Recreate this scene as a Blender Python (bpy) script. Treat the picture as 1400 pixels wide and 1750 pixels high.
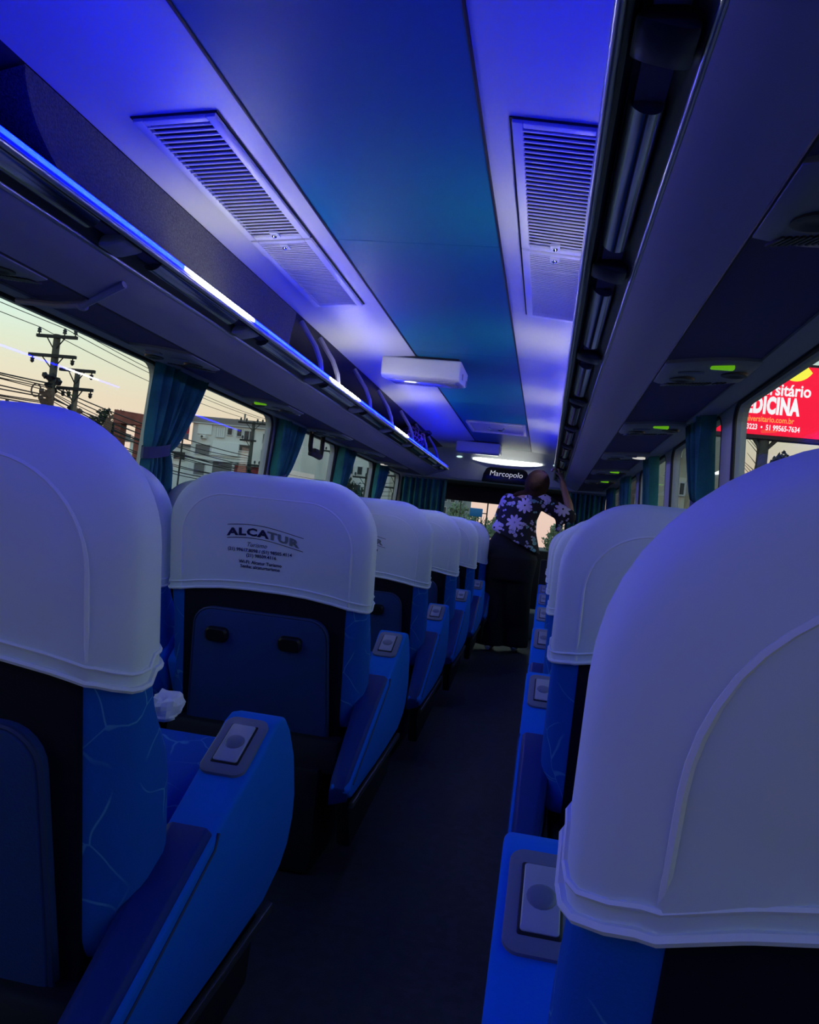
import bpy, bmesh, math, random
from math import sin, cos, tan, pi, radians, sqrt, atan2, hypot
from mathutils import Vector, Matrix, Euler, noise as mnoise
random.seed(7)
for o in list(bpy.data.objects):
    bpy.data.objects.remove(o)
sc = bpy.context.scene
COL = sc.collection

# ------------------------------------------------------------------ camera
FPX = 1350.0
cam_d = bpy.data.cameras.new('camera')
cam_d.sensor_fit = 'HORIZONTAL'; cam_d.sensor_width = 36.0
cam_d.lens = FPX / 1400.0 * 36.0
cam_d.clip_start = 0.02; cam_d.clip_end = 600
cam = bpy.data.objects.new('camera', cam_d); COL.objects.link(cam)
_psi, _p, _th = radians(9.868), radians(0.949), radians(6.3)
_F = Vector((-sin(_psi)*cos(_p), cos(_psi)*cos(_p), sin(_p)))
_R = Vector((cos(_psi), sin(_psi), 0)); _U = _R.cross(_F)
_ri = _R*cos(_th) + _U*sin(_th); _ui = _U*cos(_th) - _R*sin(_th)
M = Matrix.Identity(4)
for i in range(3):
    M[i][0] = _ri[i]; M[i][1] = _ui[i]; M[i][2] = -_F[i]
M[2][3] = 1.0
cam.matrix_world = M
sc.camera = cam

# ------------------------------------------------------------------ world: dusk sky
SKY_STRENGTH = 1.42
w = bpy.data.worlds.new('dusk_sky'); sc.world = w; w.use_nodes = True
nt = w.node_tree; nt.nodes.clear()
def N(nt, t, **kw):
    n = nt.nodes.new(t)
    for k, v in kw.items(): setattr(n, k, v)
    return n
tc = N(nt, 'ShaderNodeTexCoord'); sx = N(nt, 'ShaderNodeSeparateXYZ')
nt.links.new(tc.outputs['Generated'], sx.inputs[0])
mr = N(nt, 'ShaderNodeMapRange'); mr.inputs[1].default_value = -0.05; mr.inputs[2].default_value = 0.9
nt.links.new(sx.outputs['Z'], mr.inputs[0])
cr = N(nt, 'ShaderNodeValToRGB')
for e in range(5): cr.color_ramp.elements.new(0.5)
stops = [(0.0, (0.65, 0.43, 0.37)), (0.08, (0.72, 0.51, 0.43)), (0.165, (0.69, 0.57, 0.42)), (0.195, (0.65, 0.61, 0.46)), (0.22, (0.61, 0.64, 0.49)), (0.265, (0.56, 0.71, 0.63)), (1.0, (0.19, 0.45, 0.74))]
for el, (p_, c_) in zip(cr.color_ramp.elements, stops):
    el.position = p_; el.color = (*c_, 1)
nt.links.new(mr.outputs[0], cr.inputs[0])
bg = N(nt, 'ShaderNodeBackground'); bg.inputs[1].default_value = SKY_STRENGTH
out = N(nt, 'ShaderNodeOutputWorld')
# the sky is a little brighter on the sunset side (left of the bus)
mx_ = N(nt, 'ShaderNodeMapRange'); mx_.inputs[1].default_value = -0.8; mx_.inputs[2].default_value = 0.8
mx_.inputs[3].default_value = SKY_STRENGTH*1.04; mx_.inputs[4].default_value = SKY_STRENGTH*0.80
nt.links.new(sx.outputs['X'], mx_.inputs[0]); nt.links.new(mx_.outputs[0], bg.inputs[1])
nt.links.new(cr.outputs[0], bg.inputs[0]); nt.links.new(bg.outputs[0], out.inputs[0])
sc.view_settings.view_transform = 'Standard'; sc.view_settings.look = 'None'
sc.view_settings.exposure = 0.0; sc.view_settings.gamma = 1.0
sc.view_settings.use_curve_mapping = False
sc.cycles.use_denoising = True
sc.cycles.max_bounces = 8; sc.cycles.transparent_max_bounces = 12
sc.cycles.sample_clamp_indirect = 6.0
LED_STRENGTH = 94.0

# ------------------------------------------------------------------ materials
MATS = {}
def mat(name, col, rough=0.6, metal=0.0, spec=0.4, bump=0.0, bscale=80.0, var=0.0, vscale=6.0, col2=None, sheen=0.0, coat=0.0):
    m = bpy.data.materials.new(name); m.use_nodes = True
    t = m.node_tree; b = t.nodes['Principled BSDF']
    b.inputs['Base Color'].default_value = (*col, 1); b.inputs['Roughness'].default_value = rough
    b.inputs['Metallic'].default_value = metal; b.inputs['Specular IOR Level'].default_value = spec
    b.inputs['Sheen Weight'].default_value = sheen; b.inputs['Coat Weight'].default_value = coat
    c = N(t, 'ShaderNodeTexCoord')
    if var > 0 or col2:
        n = N(t, 'ShaderNodeTexNoise'); n.inputs['Scale'].default_value = vscale; n.inputs['Detail'].default_value = 5
        t.links.new(c.outputs['Object'], n.inputs['Vector'])
        mx = N(t, 'ShaderNodeMix', data_type='RGBA')
        mx.inputs[6].default_value = (*col, 1)
        mx.inputs[7].default_value = (*(col2 or [v*(1-var) for v in col]), 1)
        r = N(t, 'ShaderNodeMapRange'); r.inputs[1].default_value = 0.35; r.inputs[2].default_value = 0.65
        t.links.new(n.outputs['Fac'], r.inputs[0]); t.links.new(r.outputs[0], mx.inputs[0])
        t.links.new(mx.outputs[2], b.inputs['Base Color'])
    if bump > 0:
        n2 = N(t, 'ShaderNodeTexNoise'); n2.inputs['Scale'].default_value = bscale; n2.inputs['Detail'].default_value = 4
        t.links.new(c.outputs['Object'], n2.inputs['Vector'])
        bp = N(t, 'ShaderNodeBump'); bp.inputs['Strength'].default_value = bump; bp.inputs['Distance'].default_value = 0.01
        t.links.new(n2.outputs['Fac'], bp.inputs['Height']); t.links.new(bp.outputs[0], b.inputs['Normal'])
    MATS[name] = m
    return m
def emis(name, col, strength, rough=.4):
    m = mat(name, [min(c, .8) for c in col], rough)
    b = m.node_tree.nodes['Principled BSDF']
    b.inputs['Emission Color'].default_value = (*col, 1); b.inputs['Emission Strength'].default_value = strength
    return m

m_floor = mat('floor_vinyl', (0.032, 0.032, 0.048), 0.55, bump=0.15, bscale=250, var=.4, vscale=30)
m_panel = mat('ceiling_side_plastic', (0.52, 0.52, 0.54), 0.45, bump=0.03, bscale=400)
m_centre = mat('ceiling_centre_vinyl', (0.002, 0.13, 0.22), 0.5, spec=.2, bump=0.03, bscale=300)
m_lining = mat('rack_lining_dark', (0.030, 0.030, 0.045), 0.8)
m_black = mat('black_rubber', (0.006, 0.006, 0.008), 0.6)
m_dark = mat('dark_void', (0.010, 0.010, 0.016), 0.7)
m_wall = mat('grey_wall_plastic', (0.40, 0.415, 0.415), 0.6, bump=0.08, bscale=300)
m_trimgrey = mat('grey_trim_plastic', (0.30, 0.285, 0.30), 0.55)
m_rackface = mat('rack_slate_vinyl', (0.25, 0.245, 0.27), 0.55, bump=0.05, bscale=300)
m_under = mat('rack_underside_carpet', (0.09, 0.07, 0.17), 0.9, bump=0.2, bscale=500)
m_alu = mat('brushed_rail_metal', (0.42, 0.42, 0.46), 0.28, metal=0.9)
m_trough = mat('rack_trough_black', (0.012, 0.012, 0.02), 0.35)
m_chrome = mat('trough_reflector_metal', (0.35, 0.35, 0.40), 0.16, metal=1.0)
m_cab = mat('cabinet_textured_vinyl', (0.13, 0.125, 0.13), 0.75, bump=0.9, bscale=260, col2=(.06, .058, .07), vscale=160)
m_hoop = mat('hoop_grey_plastic', (0.28, 0.27, 0.33), 0.5)
m_vent = mat('vent_plastic', (0.58, 0.58, 0.62), 0.4)
m_chromek = mat('latch_chrome', (0.8, 0.8, 0.85), 0.12, metal=1.0)
m_box = mat('cream_box_plastic', (0.62, 0.62, 0.56), 0.35)
m_boxlens = mat('box_bottom_gloss', (0.42, 0.42, 0.45), 0.15)
m_hatch = mat('hatch_plastic', (0.45, 0.43, 0.40), 0.4)
m_dome = mat('front_dome_plastic', (0.52, 0.54, 0.55), 0.45)
m_unit = mat('service_unit_plastic', (0.24, 0.235, 0.25), 0.45)
m_unitdark = mat('service_unit_dark', (0.02, 0.02, 0.028), 0.4)
m_green = emis('green_seat_indicator', (0.22, 0.75, 0.01), 0.38)
m_read = emis('reading_lamp_glow', (0.9, 0.85, 0.75), 0.6)
m_domelamp = emis('front_dome_lamp', (0.95, 1.0, 0.88), 8.0)
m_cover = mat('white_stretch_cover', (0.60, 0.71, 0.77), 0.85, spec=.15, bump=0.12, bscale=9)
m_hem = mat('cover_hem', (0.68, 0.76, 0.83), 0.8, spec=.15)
m_shell = mat('seat_back_black', (0.004, 0.006, 0.014), 0.75, spec=.12)
m_pocket = mat('seat_back_panel_fabric', (0.012, 0.045, 0.17), 0.85, bump=0.2, bscale=300)
m_pipe = mat('seat_piping', (0.015, 0.035, 0.12), 0.6)
m_clip = mat('black_clip', (0.003, 0.003, 0.004), 0.5)
m_armfab = mat('armrest_velour', (0.004, 0.15, 0.68), 0.9, spec=.15, bump=0.12, bscale=300)
m_armvinyl = mat('armrest_vinyl', (0.008, 0.03, 0.20), 0.5, spec=.2, bump=0.05, bscale=200)
m_plate = mat('button_plate_grey', (0.16, 0.17, 0.24), 0.4)
m_button = mat('button_grey', (0.36, 0.36, 0.44), 0.25)
m_strip = mat('seat_trim_strip', (0.09, 0.09, 0.10), 0.3, metal=.5)
m_base = mat('seat_base_black', (0.008, 0.008, 0.012), 0.7)
m_curtain = mat('teal_curtain', (0.025, 0.20, 0.19), 0.85, bump=0.25, bscale=60, col2=(0.008, 0.075, 0.095), vscale=5)
m_tie = mat('curtain_tie', (0.045, 0.06, 0.13), 0.8)
m_inknavy = mat('print_navy', (0.006, 0.010, 0.06), 0.8)
m_inkgrey = mat('print_grey_green', (0.14, 0.19, 0.20), 0.8)
m_white = mat('white_paper', (0.75, 0.75, 0.78), 0.8)
m_signblack = mat('sign_black', (0.006, 0.006, 0.008), 0.25)
m_signtext = emis('sign_white_letters', (0.8, 0.8, 0.85), 0.45)

def glass_mat():
    m = bpy.data.materials.new('window_glass'); m.use_nodes = True; t = m.node_tree; t.nodes.clear()
    tr = N(t, 'ShaderNodeBsdfTransparent'); tr.inputs[0].default_value = (0.90, 0.93, 0.92, 1)
    gl = N(t, 'ShaderNodeBsdfGlossy'); gl.inputs['Roughness'].default_value = 0.0
    fr = N(t, 'ShaderNodeFresnel'); fr.inputs[0].default_value = 1.33
    mx = N(t, 'ShaderNodeMixShader'); o = N(t, 'ShaderNodeOutputMaterial')
    t.links.new(fr.outputs[0], mx.inputs[0]); t.links.new(tr.outputs[0], mx.inputs[1]); t.links.new(gl.outputs[0], mx.inputs[2])
    t.links.new(mx.outputs[0], o.inputs[0])
    return m
m_glass = glass_mat()

def led_mat(name, whites, y0=-2.6, y1=8.6):
    m = mat(name, (0.5, 0.5, 0.5), 0.4); t = m.node_tree; b = t.nodes['Principled BSDF']
    c = N(t, 'ShaderNodeNewGeometry'); s = N(t, 'ShaderNodeSeparateXYZ'); t.links.new(c.outputs['Position'], s.inputs[0])
    r = N(t, 'ShaderNodeMapRange'); r.inputs[1].default_value = y0; r.inputs[2].default_value = y1
    t.links.new(s.outputs['Y'], r.inputs[0])
    ra = N(t, 'ShaderNodeValToRGB'); els = ra.color_ramp.elements
    BL = (0.0003, 0.0020, 0.86); WH = (1.0, 1.0, 1.0)
    pts = [(y0, BL)]
    for a, bb, k in whites:
        W = tuple(BL[i] + (WH[i]-BL[i])*k for i in range(3))
        pts += [(a-.09, BL), (a+.02, W), (bb-.02, W), (bb+.09, BL)]
    pts += [(7.5, BL), (8.2, (0.0, 0.0002, 0.12)), (y1, (0.0, 0.0001, 0.05))]
    while len(els) < len(pts): els.new(1.0)
    for e, (y, cc) in zip(els, pts):
        e.position = min(1, max(0, (y-y0)/(y1-y0))); e.color = (*cc, 1)
    t.links.new(r.outputs[0], ra.inputs[0]); t.links.new(ra.outputs[0], b.inputs['Emission Color'])
    b.inputs['Emission Strength'].default_value = LED_STRENGTH
    return m
m_ledL = led_mat('led_strip_left_light', [(2.24, 2.60, 1), (3.82, 4.25, 1), (5.50, 5.88, .9)])
m_ledR = led_mat('led_strip_right_light', [(2.22, 2.56, 1), (3.68, 3.98, 1), (5.20, 5.48, .9), (6.55, 6.85, .8)])

def velour_mat():
    m = mat('seat_velour_pattern', (0.005, 0.095, 0.46), 0.9, spec=.15, bump=.1, bscale=300); t = m.node_tree; b = t.nodes['Principled BSDF']
    c = N(t, 'ShaderNodeTexCoord'); mp = N(t, 'ShaderNodeMapping'); mp.inputs['Rotation'].default_value = (.4, .6, .3)
    t.links.new(c.outputs['Object'], mp.inputs[0])
    nz = N(t, 'ShaderNodeTexNoise'); nz.inputs['Scale'].default_value = 5; t.links.new(mp.outputs[0], nz.inputs['Vector'])
    ad = N(t, 'ShaderNodeVectorMath', operation='MULTIPLY_ADD'); ad.inputs[1].default_value = (.12, .12, .12)
    t.links.new(nz.outputs['Color'], ad.inputs[0]); t.links.new(mp.outputs[0], ad.inputs[2])
    v = N(t, 'ShaderNodeTexVoronoi', feature='DISTANCE_TO_EDGE'); v.inputs['Scale'].default_value = 8.5
    t.links.new(ad.outputs[0], v.inputs['Vector'])
    r = N(t, 'ShaderNodeMapRange'); r.inputs[1].default_value = .005; r.inputs[2].default_value = .013; r.inputs[3].default_value = 1; r.inputs[4].default_value = 0
    t.links.new(v.outputs['Distance'], r.inputs[0])
    n2 = N(t, 'ShaderNodeTexNoise'); n2.inputs['Scale'].default_value = 9; t.links.new(c.outputs['Object'], n2.inputs['Vector'])
    r2 = N(t, 'ShaderNodeMapRange'); r2.inputs[1].default_value = .38; r2.inputs[2].default_value = .52; t.links.new(n2.outputs['Fac'], r2.inputs[0])
    mu = N(t, 'ShaderNodeMath', operation='MULTIPLY'); t.links.new(r.outputs[0], mu.inputs[0]); t.links.new(r2.outputs[0], mu.inputs[1])
    mx = N(t, 'ShaderNodeMix', data_type='RGBA'); mx.inputs[6].default_value = (0.005, 0.095, 0.46, 1); mx.inputs[7].default_value = (0.07, 0.26, 0.55, 1)
    t.links.new(mu.outputs[0], mx.inputs[0]); t.links.new(mx.outputs[2], b.inputs['Base Color'])
    return m
m_velour = velour_mat()

# ------------------------------------------------------------------ mesh helpers
class MB:
    def __init__(s): s.v = []; s.f = []
    def add(s, vs, fs):
        o = len(s.v); s.v += [tuple(v) for v in vs]; s.f += [tuple(i+o for i in f) for f in fs]; return s
    def box(s, lo, hi, rot=None, about=None):
        x0, y0, z0 = lo; x1, y1, z1 = hi
        vs = [Vector(p) for p in ((x0,y0,z0),(x1,y0,z0),(x1,y1,z0),(x0,y1,z0),(x0,y0,z1),(x1,y0,z1),(x1,y1,z1),(x0,y1,z1))]
        if rot:
            c = Vector(about) if about else (Vector(lo)+Vector(hi))/2
            R = Euler(rot).to_matrix(); vs = [c + R @ (v-c) for v in vs]
        return s.add(vs, [(0,3,2,1),(4,5,6,7),(0,1,5,4),(1,2,6,5),(2,3,7,6),(3,0,4,7)])
    def loft(s, rings, cap=True, closed=True):
        n = len(rings[0]); vs = [p for r in rings for p in r]; fs = []
        for i in range(len(rings)-1):
            for j in range(n if closed else n-1):
                k = (j+1) % n; fs.append((i*n+j, i*n+k, (i+1)*n+k, (i+1)*n+j))
        if cap: fs += [tuple(range(n))[::-1], tuple((len(rings)-1)*n+j for j in range(n))]
        return s.add(vs, fs)
    def tube(s, path, r, seg=8, cap=True, flat=1.0):
        path = [Vector(p) for p in path]; n = len(path)
        rs = r if isinstance(r, (list, tuple)) else [r]*n
        rings = []; ref = None
        for i, p in enumerate(path):
            d = (path[min(i+1, n-1)] - path[max(i-1, 0)]).normalized()
            if ref is None:
                ref = Vector((0,0,1)) if abs(d.z) < .9 else Vector((1,0,0))
            a = d.cross(ref).normalized(); b = a.cross(d).normalized(); ref = b
            rings.append([p + (a*cos(2*pi*k/seg) + b*sin(2*pi*k/seg)*flat)*rs[i] for k in range(seg)])
        return s.loft(rings, cap)
    def prism(s, poly, fn, d0, d1):
        n = len(poly)
        return s.loft([[fn(u, v, d0) for u, v in poly], [fn(u, v, d1) for u, v in poly]])
    def ellipsoid(s, c, r, seg=16, rings=10, rot=None):
        c = Vector(c); R = Euler(rot).to_matrix() if rot else Matrix.Identity(3); vs = []; fs = []
        for i in range(1, rings):
            a = pi*i/rings
            for j in range(seg):
                b = 2*pi*j/seg
                vs.append(c + R @ Vector((r[0]*sin(a)*cos(b), r[1]*sin(a)*sin(b), r[2]*cos(a))))
        for i in range(rings-2):
            for j in range(seg):
                k = (j+1) % seg; fs.append((i*seg+j, (i+1)*seg+j, (i+1)*seg+k, i*seg+k))
        vs += [c + R @ Vector((0,0,r[2])), c + R @ Vector((0,0,-r[2]))]; t = len(vs)-2
        for j in range(seg):
            k = (j+1) % seg; fs.append((t, j, k)); fs.append((t+1, (rings-2)*seg+k, (rings-2)*seg+j))
        return s.add(vs, fs)
    def build(s, name, material, parent=None, smooth=True, bevel=0.0, bseg=2, world=True, recalc=True, angle=38):
        vs = s.v
        if parent is not None and world:
            rt_ = parent
            while rt_.parent is not None: rt_ = rt_.parent
            l = rt_.get('_w', None); l = Vector(l) if l else Vector((0,0,0))
            vs = [Vector(v)-l for v in vs]
        me = bpy.data.meshes.new(name); me.from_pydata([tuple(v) for v in vs], [], s.f); me.update()
        bm = bmesh.new(); bm.from_mesh(me)
        if recalc: bmesh.ops.recalc_face_normals(bm, faces=bm.faces)
        if bevel > 0:
            es = [e for e in bm.edges if len(e.link_faces) == 2 and e.calc_face_angle(0) > radians(30)]
            bmesh.ops.bevel(bm, geom=es, offset=bevel, segments=bseg, affect='EDGES', profile=.5, clamp_overlap=True)
        if smooth:
            for f in bm.faces: f.smooth = True
            for e in bm.edges:
                if len(e.link_faces) == 2 and e.calc_face_angle(0) > radians(angle): e.smooth = False
        bm.to_mesh(me); bm.free()
        if material: me.materials.append(material)
        o = bpy.data.objects.new(name, me); COL.objects.link(o)
        if parent is not None: o.parent = parent
        return o
def tag(o, label=None, cat=None, group=None, kind=None):
    if label: o['label'] = label
    if cat: o['category'] = cat
    if group: o['group'] = group
    if kind: o['kind'] = kind
    return o
def thing(name, label, cat, loc=(0,0,0), group=None, kind=None, rz=0):
    o = bpy.data.objects.new(name, None); COL.objects.link(o); o.location = loc; o['_w'] = list(loc); o.rotation_euler = (0,0,rz)
    o.empty_display_size = .1
    return tag(o, label, cat, group, kind)
def copy_tree(o, parent=None):
    c = o.copy(); COL.objects.link(c); c.parent = parent
    for ch in list(o.children): copy_tree(ch, c)
    return c
def place(mesh_obj, name, parent, loc, rot=(0,0,0)):
    c = bpy.data.objects.new(name, mesh_obj.data); COL.objects.link(c); c.parent = parent; c.location = loc; c.rotation_euler = rot
    return c
def text_geo(body, size, offset=0.0, shear=0.0, align='CENTER', spacing=1.0, res=3):
    cu = bpy.data.curves.new('t', 'FONT'); cu.body = body; cu.size = size; cu.offset = offset; cu.shear = shear
    cu.align_x = align; cu.space_character = spacing; cu.resolution_u = res
    o = bpy.data.objects.new('t', cu); COL.objects.link(o)
    bpy.context.view_layer.update()
    me = bpy.data.meshes.new_from_object(o.evaluated_get(bpy.context.evaluated_depsgraph_get()))
    vs = [v.co.copy() for v in me.vertices]; fs = [tuple(p.vertices) for p in me.polygons]
    bpy.data.objects.remove(o); bpy.data.curves.remove(cu); bpy.data.meshes.remove(me)
    return vs, fs
def remesh_obj(mb, name, material, parent, voxel, smooth_iter=4):
    o = mb.build(name + '_tmp', None, None, world=False)
    md = o.modifiers.new('r', 'REMESH'); md.mode = 'VOXEL'; md.voxel_size = voxel
    if smooth_iter:
        ms = o.modifiers.new('s', 'SMOOTH'); ms.iterations = smooth_iter; ms.factor = .5
    bpy.context.view_layer.update()
    me = bpy.data.meshes.new_from_object(o.evaluated_get(bpy.context.evaluated_depsgraph_get()))
    bpy.data.objects.remove(o)
    l = Vector(parent.get('_w', (0,0,0)))
    for v in me.vertices: v.co -= l
    for p in me.polygons: p.use_smooth = True
    me.name = name
    if material: me.materials.append(material)
    c = bpy.data.objects.new(name, me); COL.objects.link(c); c.parent = parent
    return c

# ------------------------------------------------------------------ bus shell
CX = -0.54                      # centre plane of the bus body
YB, YF = -2.6, 10.9             # rear wall, front
Z = lambda dz: 1.0 + dz
def hw(z): return 1.176 + max(0.0, 1.58 - z)*0.05
def wx(s, z, off=0.0): return CX + s*(hw(z) + off)

mb = MB(); mb.box((CX-1.3, YB, -0.06), (CX+1.3, YF, 0.0))
floor = mb.build('floor', m_floor, smooth=False); tag(floor, 'dark vinyl floor of the aisle between the seats', kind='structure')

# ceiling
ceiling = thing('ceiling', 'bus ceiling with a dark teal centre strip between pale side panels', None, (CX, 0, 1.9), kind='structure')
def czs(h): return Z(0.967) - 0.09*max(0, h-0.29)          # side panels fall away gently
joints = [YB, -0.65, 1.0, 2.65, 4.30, 5.95, 7.60, 8.92]
for a, b in zip(joints[:-1], joints[1:]):
    mb = MB(); mb.box((CX-.287, a+.0015, Z(.967)), (CX+.287, b-.0015, Z(.975))); mb.build('centre_panel', m_centre, ceiling, smooth=False)
mb = MB(); mb.box((CX-1.25, YB, Z(1.01)), (CX+1.25, YF, Z(1.04))); mb.build('roof_skin', m_dark, ceiling, smooth=False)
for s in (-1, 1):
    prof = [(.294, czs(.294)), (.50, czs(.50)), (.705, czs(.705)), (.705, czs(.705)+.014), (.50, czs(.50)+.014), (.294, czs(.294)+.014)]
    for a, b in ((YB, 4.30), (4.302, 8.92)):
        mb = MB(); mb.prism(prof, lambda u, v, d, s=s: (CX+s*u, d, v), a, b); mb.build('side_panel', m_panel, ceiling)
    lin = [(.707, czs(.705)+.004), (.86, Z(.905)), (1.02, Z(.865)), (1.18, Z(.80)), (1.18, Z(.815)), (1.02, Z(.88)), (.86, Z(.92)), (.707, czs(.705)+.014)]
    mb = MB(); mb.prism(lin, lambda u, v, d, s=s: (CX+s*u, d, v), YB, 8.92); mb.build('rack_lining', m_lining, ceiling)
    mb = MB()
    for sgn in (0,):
        mb.tube([(CX+s*.2905, YB, Z(.9655)), (CX+s*.2905, 8.92, Z(.9655))], .004, 6)
    mb.build('seam_strip', m_black, ceiling)

# side walls with rounded window holes
cells0 = [YB, -1.28, 0.20, 1.69, 3.18, 4.64, 6.13, 7.56, 8.98, 10.7]
wn = [0]
win_words = ['rearmost', 'sixth from the front', 'beside the camera', 'nearest', 'second', 'third', 'fourth', 'fifth', 'front']
for s in (-1, 1):
    side = 'left' if s < 0 else 'right'
    cells = [c + (.11 if s < 0 and 0 < i_ < 9 else 0) for i_, c in enumerate(cells0)]
    wmb = MB()
    def P(y, z, off=0.0, s=s): return (wx(s, z, off), y, z)
    ZB, ZT = .66, 1.70
    ya, yb = cells[0], cells[-1]
    wmb.add([P(ya, 0), P(yb, 0), P(yb, ZB), P(ya, ZB)], [(0,1,2,3)])
    wmb.add([P(ya, ZT), P(yb, ZT), P(yb, Z(1.01)), P(ya, Z(1.01))], [(0,1,2,3)])
    wins = []
    for a, b in zip(cells[:-1], cells[1:]):
        h0, h1, z0, z1, r, K = a+.095, b-.095, .82, 1.572, .075, 6
        arcs = []
        for cxx, czz, st in ((h0+r, z0+r, pi), (h1-r, z0+r, 1.5*pi), (h1-r, z1-r, 0), (h0+r, z1-r, .5*pi)):
            arcs.append([(cxx+r*cos(st+.5*pi*k/K), czz+r*sin(st+.5*pi*k/K)) for k in range(K+1)])
        cs = [(a, ZB), (b, ZB), (b, ZT), (a, ZT)]
        for i in range(4):
            for k in range(K):
                wmb.add([P(*cs[i]), P(*arcs[i][k]), P(*arcs[i][k+1])], [(0,1,2)])
            j = (i+1) % 4
            wmb.add([P(*cs[i]), P(*arcs[i][-1]), P(*arcs[j][0]), P(*cs[j])], [(0,1,2,3)])
        loop = [p for ar in arcs for p in ar]
        # reveal of the hole
        wmb.loft([[P(y, z) for y, z in loop], [P(y, z, .05) for y, z in loop]], cap=False)
        wins.append(loop)
    wo = wmb.build('wall_' + side, m_wall, recalc=False, smooth=False)
    tag(wo, 'grey plastic %s wall of the bus around the windows' % side, kind='structure')
    for i, loop in enumerate(wins):
        wn[0] += 1
        wt = thing('window_%d' % wn[0], 'tinted side window pane, %s on the %s wall' % (win_words[i], side), None, P(loop[0][0], .82, .03), kind='structure')
        g = MB(); n = len(loop); g.add([P(y, z, .03) for y, z in loop], [tuple(range(n)) if s < 0 else tuple(range(n))[::-1]]); g.build('window_pane', m_glass, wt, smooth=False, recalc=False)
        g = MB(); g.tube([P(y, z, .006) for y, z in loop + loop[:2]], .008, 6, cap=False); g.build('rubber_seal', m_black, wt)
mb = MB(); mb.box((CX-1.3, YB-.06, 0), (CX+1.3, YB, 2.05)); tag(mb.build('wall_back', m_wall, smooth=False), 'grey rear bulkhead behind the camera', kind='structure')

# ------------------------------------------------------------------ luggage racks
P1, P2, P3, P4 = (.569, .6585), (.669, .624), (.823, .549), (1.176, .581)
RY0, RY1 = YB+.01, 8.45
for s in (-1, 1):
    side = 'left' if s < 0 else 'right'
    rk = thing('luggage_rack', 'long overhead luggage rack with blue light strip along the %s side' % side, 'luggage rack', (CX+s*.9, 3, Z(.55)), group='overhead luggage racks')
    X = lambda h, s=s: CX+s*h
    def ext(poly, name, m, y0=RY0, y1=RY1, **kw):
        mb = MB(); mb.prism(poly, lambda u, v, d: (X(u), d, Z(v)), y0, y1); return mb.build(name, m, rk, **kw)
    # shelf board on top
    ext([(.60, .668), (1.168, .690), (1.168, .675), (.60, .652)], 'shelf', m_under, smooth=False)
    # trough between the rails
    ext([(.560, .642), (.578, .648), (.590, .668), (.640, .660), (.655, .640), (.672, .628), (.678, .636), (.66, .652), (.645, .672), (.582, .684), (.566, .660)], 'trough', m_trough, y1=RY1+.02)
    # slate face, rounded down to P3
    ext([(.672, .627), (.690, .611), (.75, .578), (.823, .549), (.826, .556), (.76, .590), (.70, .625), (.680, .640)], 'fascia', m_rackface)
    # dark underside and grey window-top trim
    ext([(.823, .552), (1.09, .574), (1.09, .590), (.823, .566)], 'underside', m_under, smooth=False)
    ext([(1.085, .566), (1.10, .562), (1.172, .575), (1.172, .60), (1.085, .59)], 'window_top_trim', m_trimgrey)
    for (h, v, r) in ((.562, .645, .0085), (.676, .627, .007)):
        mb = MB(); mb.tube([(X(h), RY0, Z(v)), (X(h), RY1+.03, Z(v))], r, 10); mb.build('rail', m_alu, rk)
    mb = MB(); mb.tube([(X(.826), RY0, Z(.549)), (X(.826), RY1, Z(.549))], .004, 6); mb.build('edge_piping', m_black, rk)
    # diffuser strip of the lighting on top of the rail
    mb = MB(); mb.prism([(.574 + .006*cos(a*pi/6 + pi/2), .672 + .0075*sin(a*pi/6+pi/2)) for a in range(7)] , lambda u, v, d: (X(u), d, Z(v)), RY0, RY1)
    tag(mb.build('light_strip', m_ledL if s < 0 else m_ledR, rk), 'blue light strip with white sections')
    # reflectors and separators in the trough
    y = -2.0
    k = 0
    while y < RY1-.3:
        y0, y1 = 1.17+.87*(k-4), 1.17+.87*(k-4)+.56
        k += 1; y = y1
        if y0 < RY0: continue
        mb = MB(); mb.prism([(.618+.027*cos(pi*(1+i/10))*1.0, .652+.020*sin(pi*(1+i/10))-.25*.027*cos(pi*(1+i/10))) for i in range(11)], lambda u, v, d: (X(u), d, Z(v)), y0, min(y1, RY1))
        mb.build('reflector', m_chrome, rk)
        if y1+.05 < RY1:
            mb = MB(); mb.prism([(.578+.0, .640), (.60, .632), (.64, .622), (.662, .622), (.655, .652), (.60, .664)], lambda u, v, d: (X(u), d, Z(v)), y1+.10, min(y1+.19, RY1)); mb.build('separator', m_hoop if s < 0 else m_trough, rk, bevel=.008)
    # end cap
    mb = MB(); mb.prism([(.566, .690), (.555, .655), (.60, .625), (.68, .60), (.80, .552), (1.10, .565), (1.17, .60), (1.17, .68)], lambda u, v, d: (X(u), d, Z(v)), RY1, RY1+.05); mb.build('end_cap', m_unit, rk, bevel=.012)
    # curved hoops of the open section
    for hy in (3.66, 3.98, 4.75, 5.45, 6.35, 7.1, 7.85):
        mb = MB(); mb.tube([(X(.60), hy, Z(.675)), (X(.612), hy, Z(.74)), (X(.645), hy, Z(.81)), (X(.69), hy, Z(.87)), (X(.73), hy, Z(.925))], .013, 8); mb.build('hoop', m_hoop, rk)
    if s < 0:
        # bracket arm across the underside
        mb = MB(); mb.tube([(X(.705), 2.05, Z(.590)), (X(.76), 2.06, Z(.567)), (X(.85), 2.09, Z(.535)), (X(.97), 2.14, Z(.542)), (X(1.15), 2.20, Z(.563))], .011, 8)
        mb.ellipsoid((X(.86), 2.10, Z(.533)), (.017, .017, .014)); mb.build('bracket_arm', m_hoop, rk)

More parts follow.
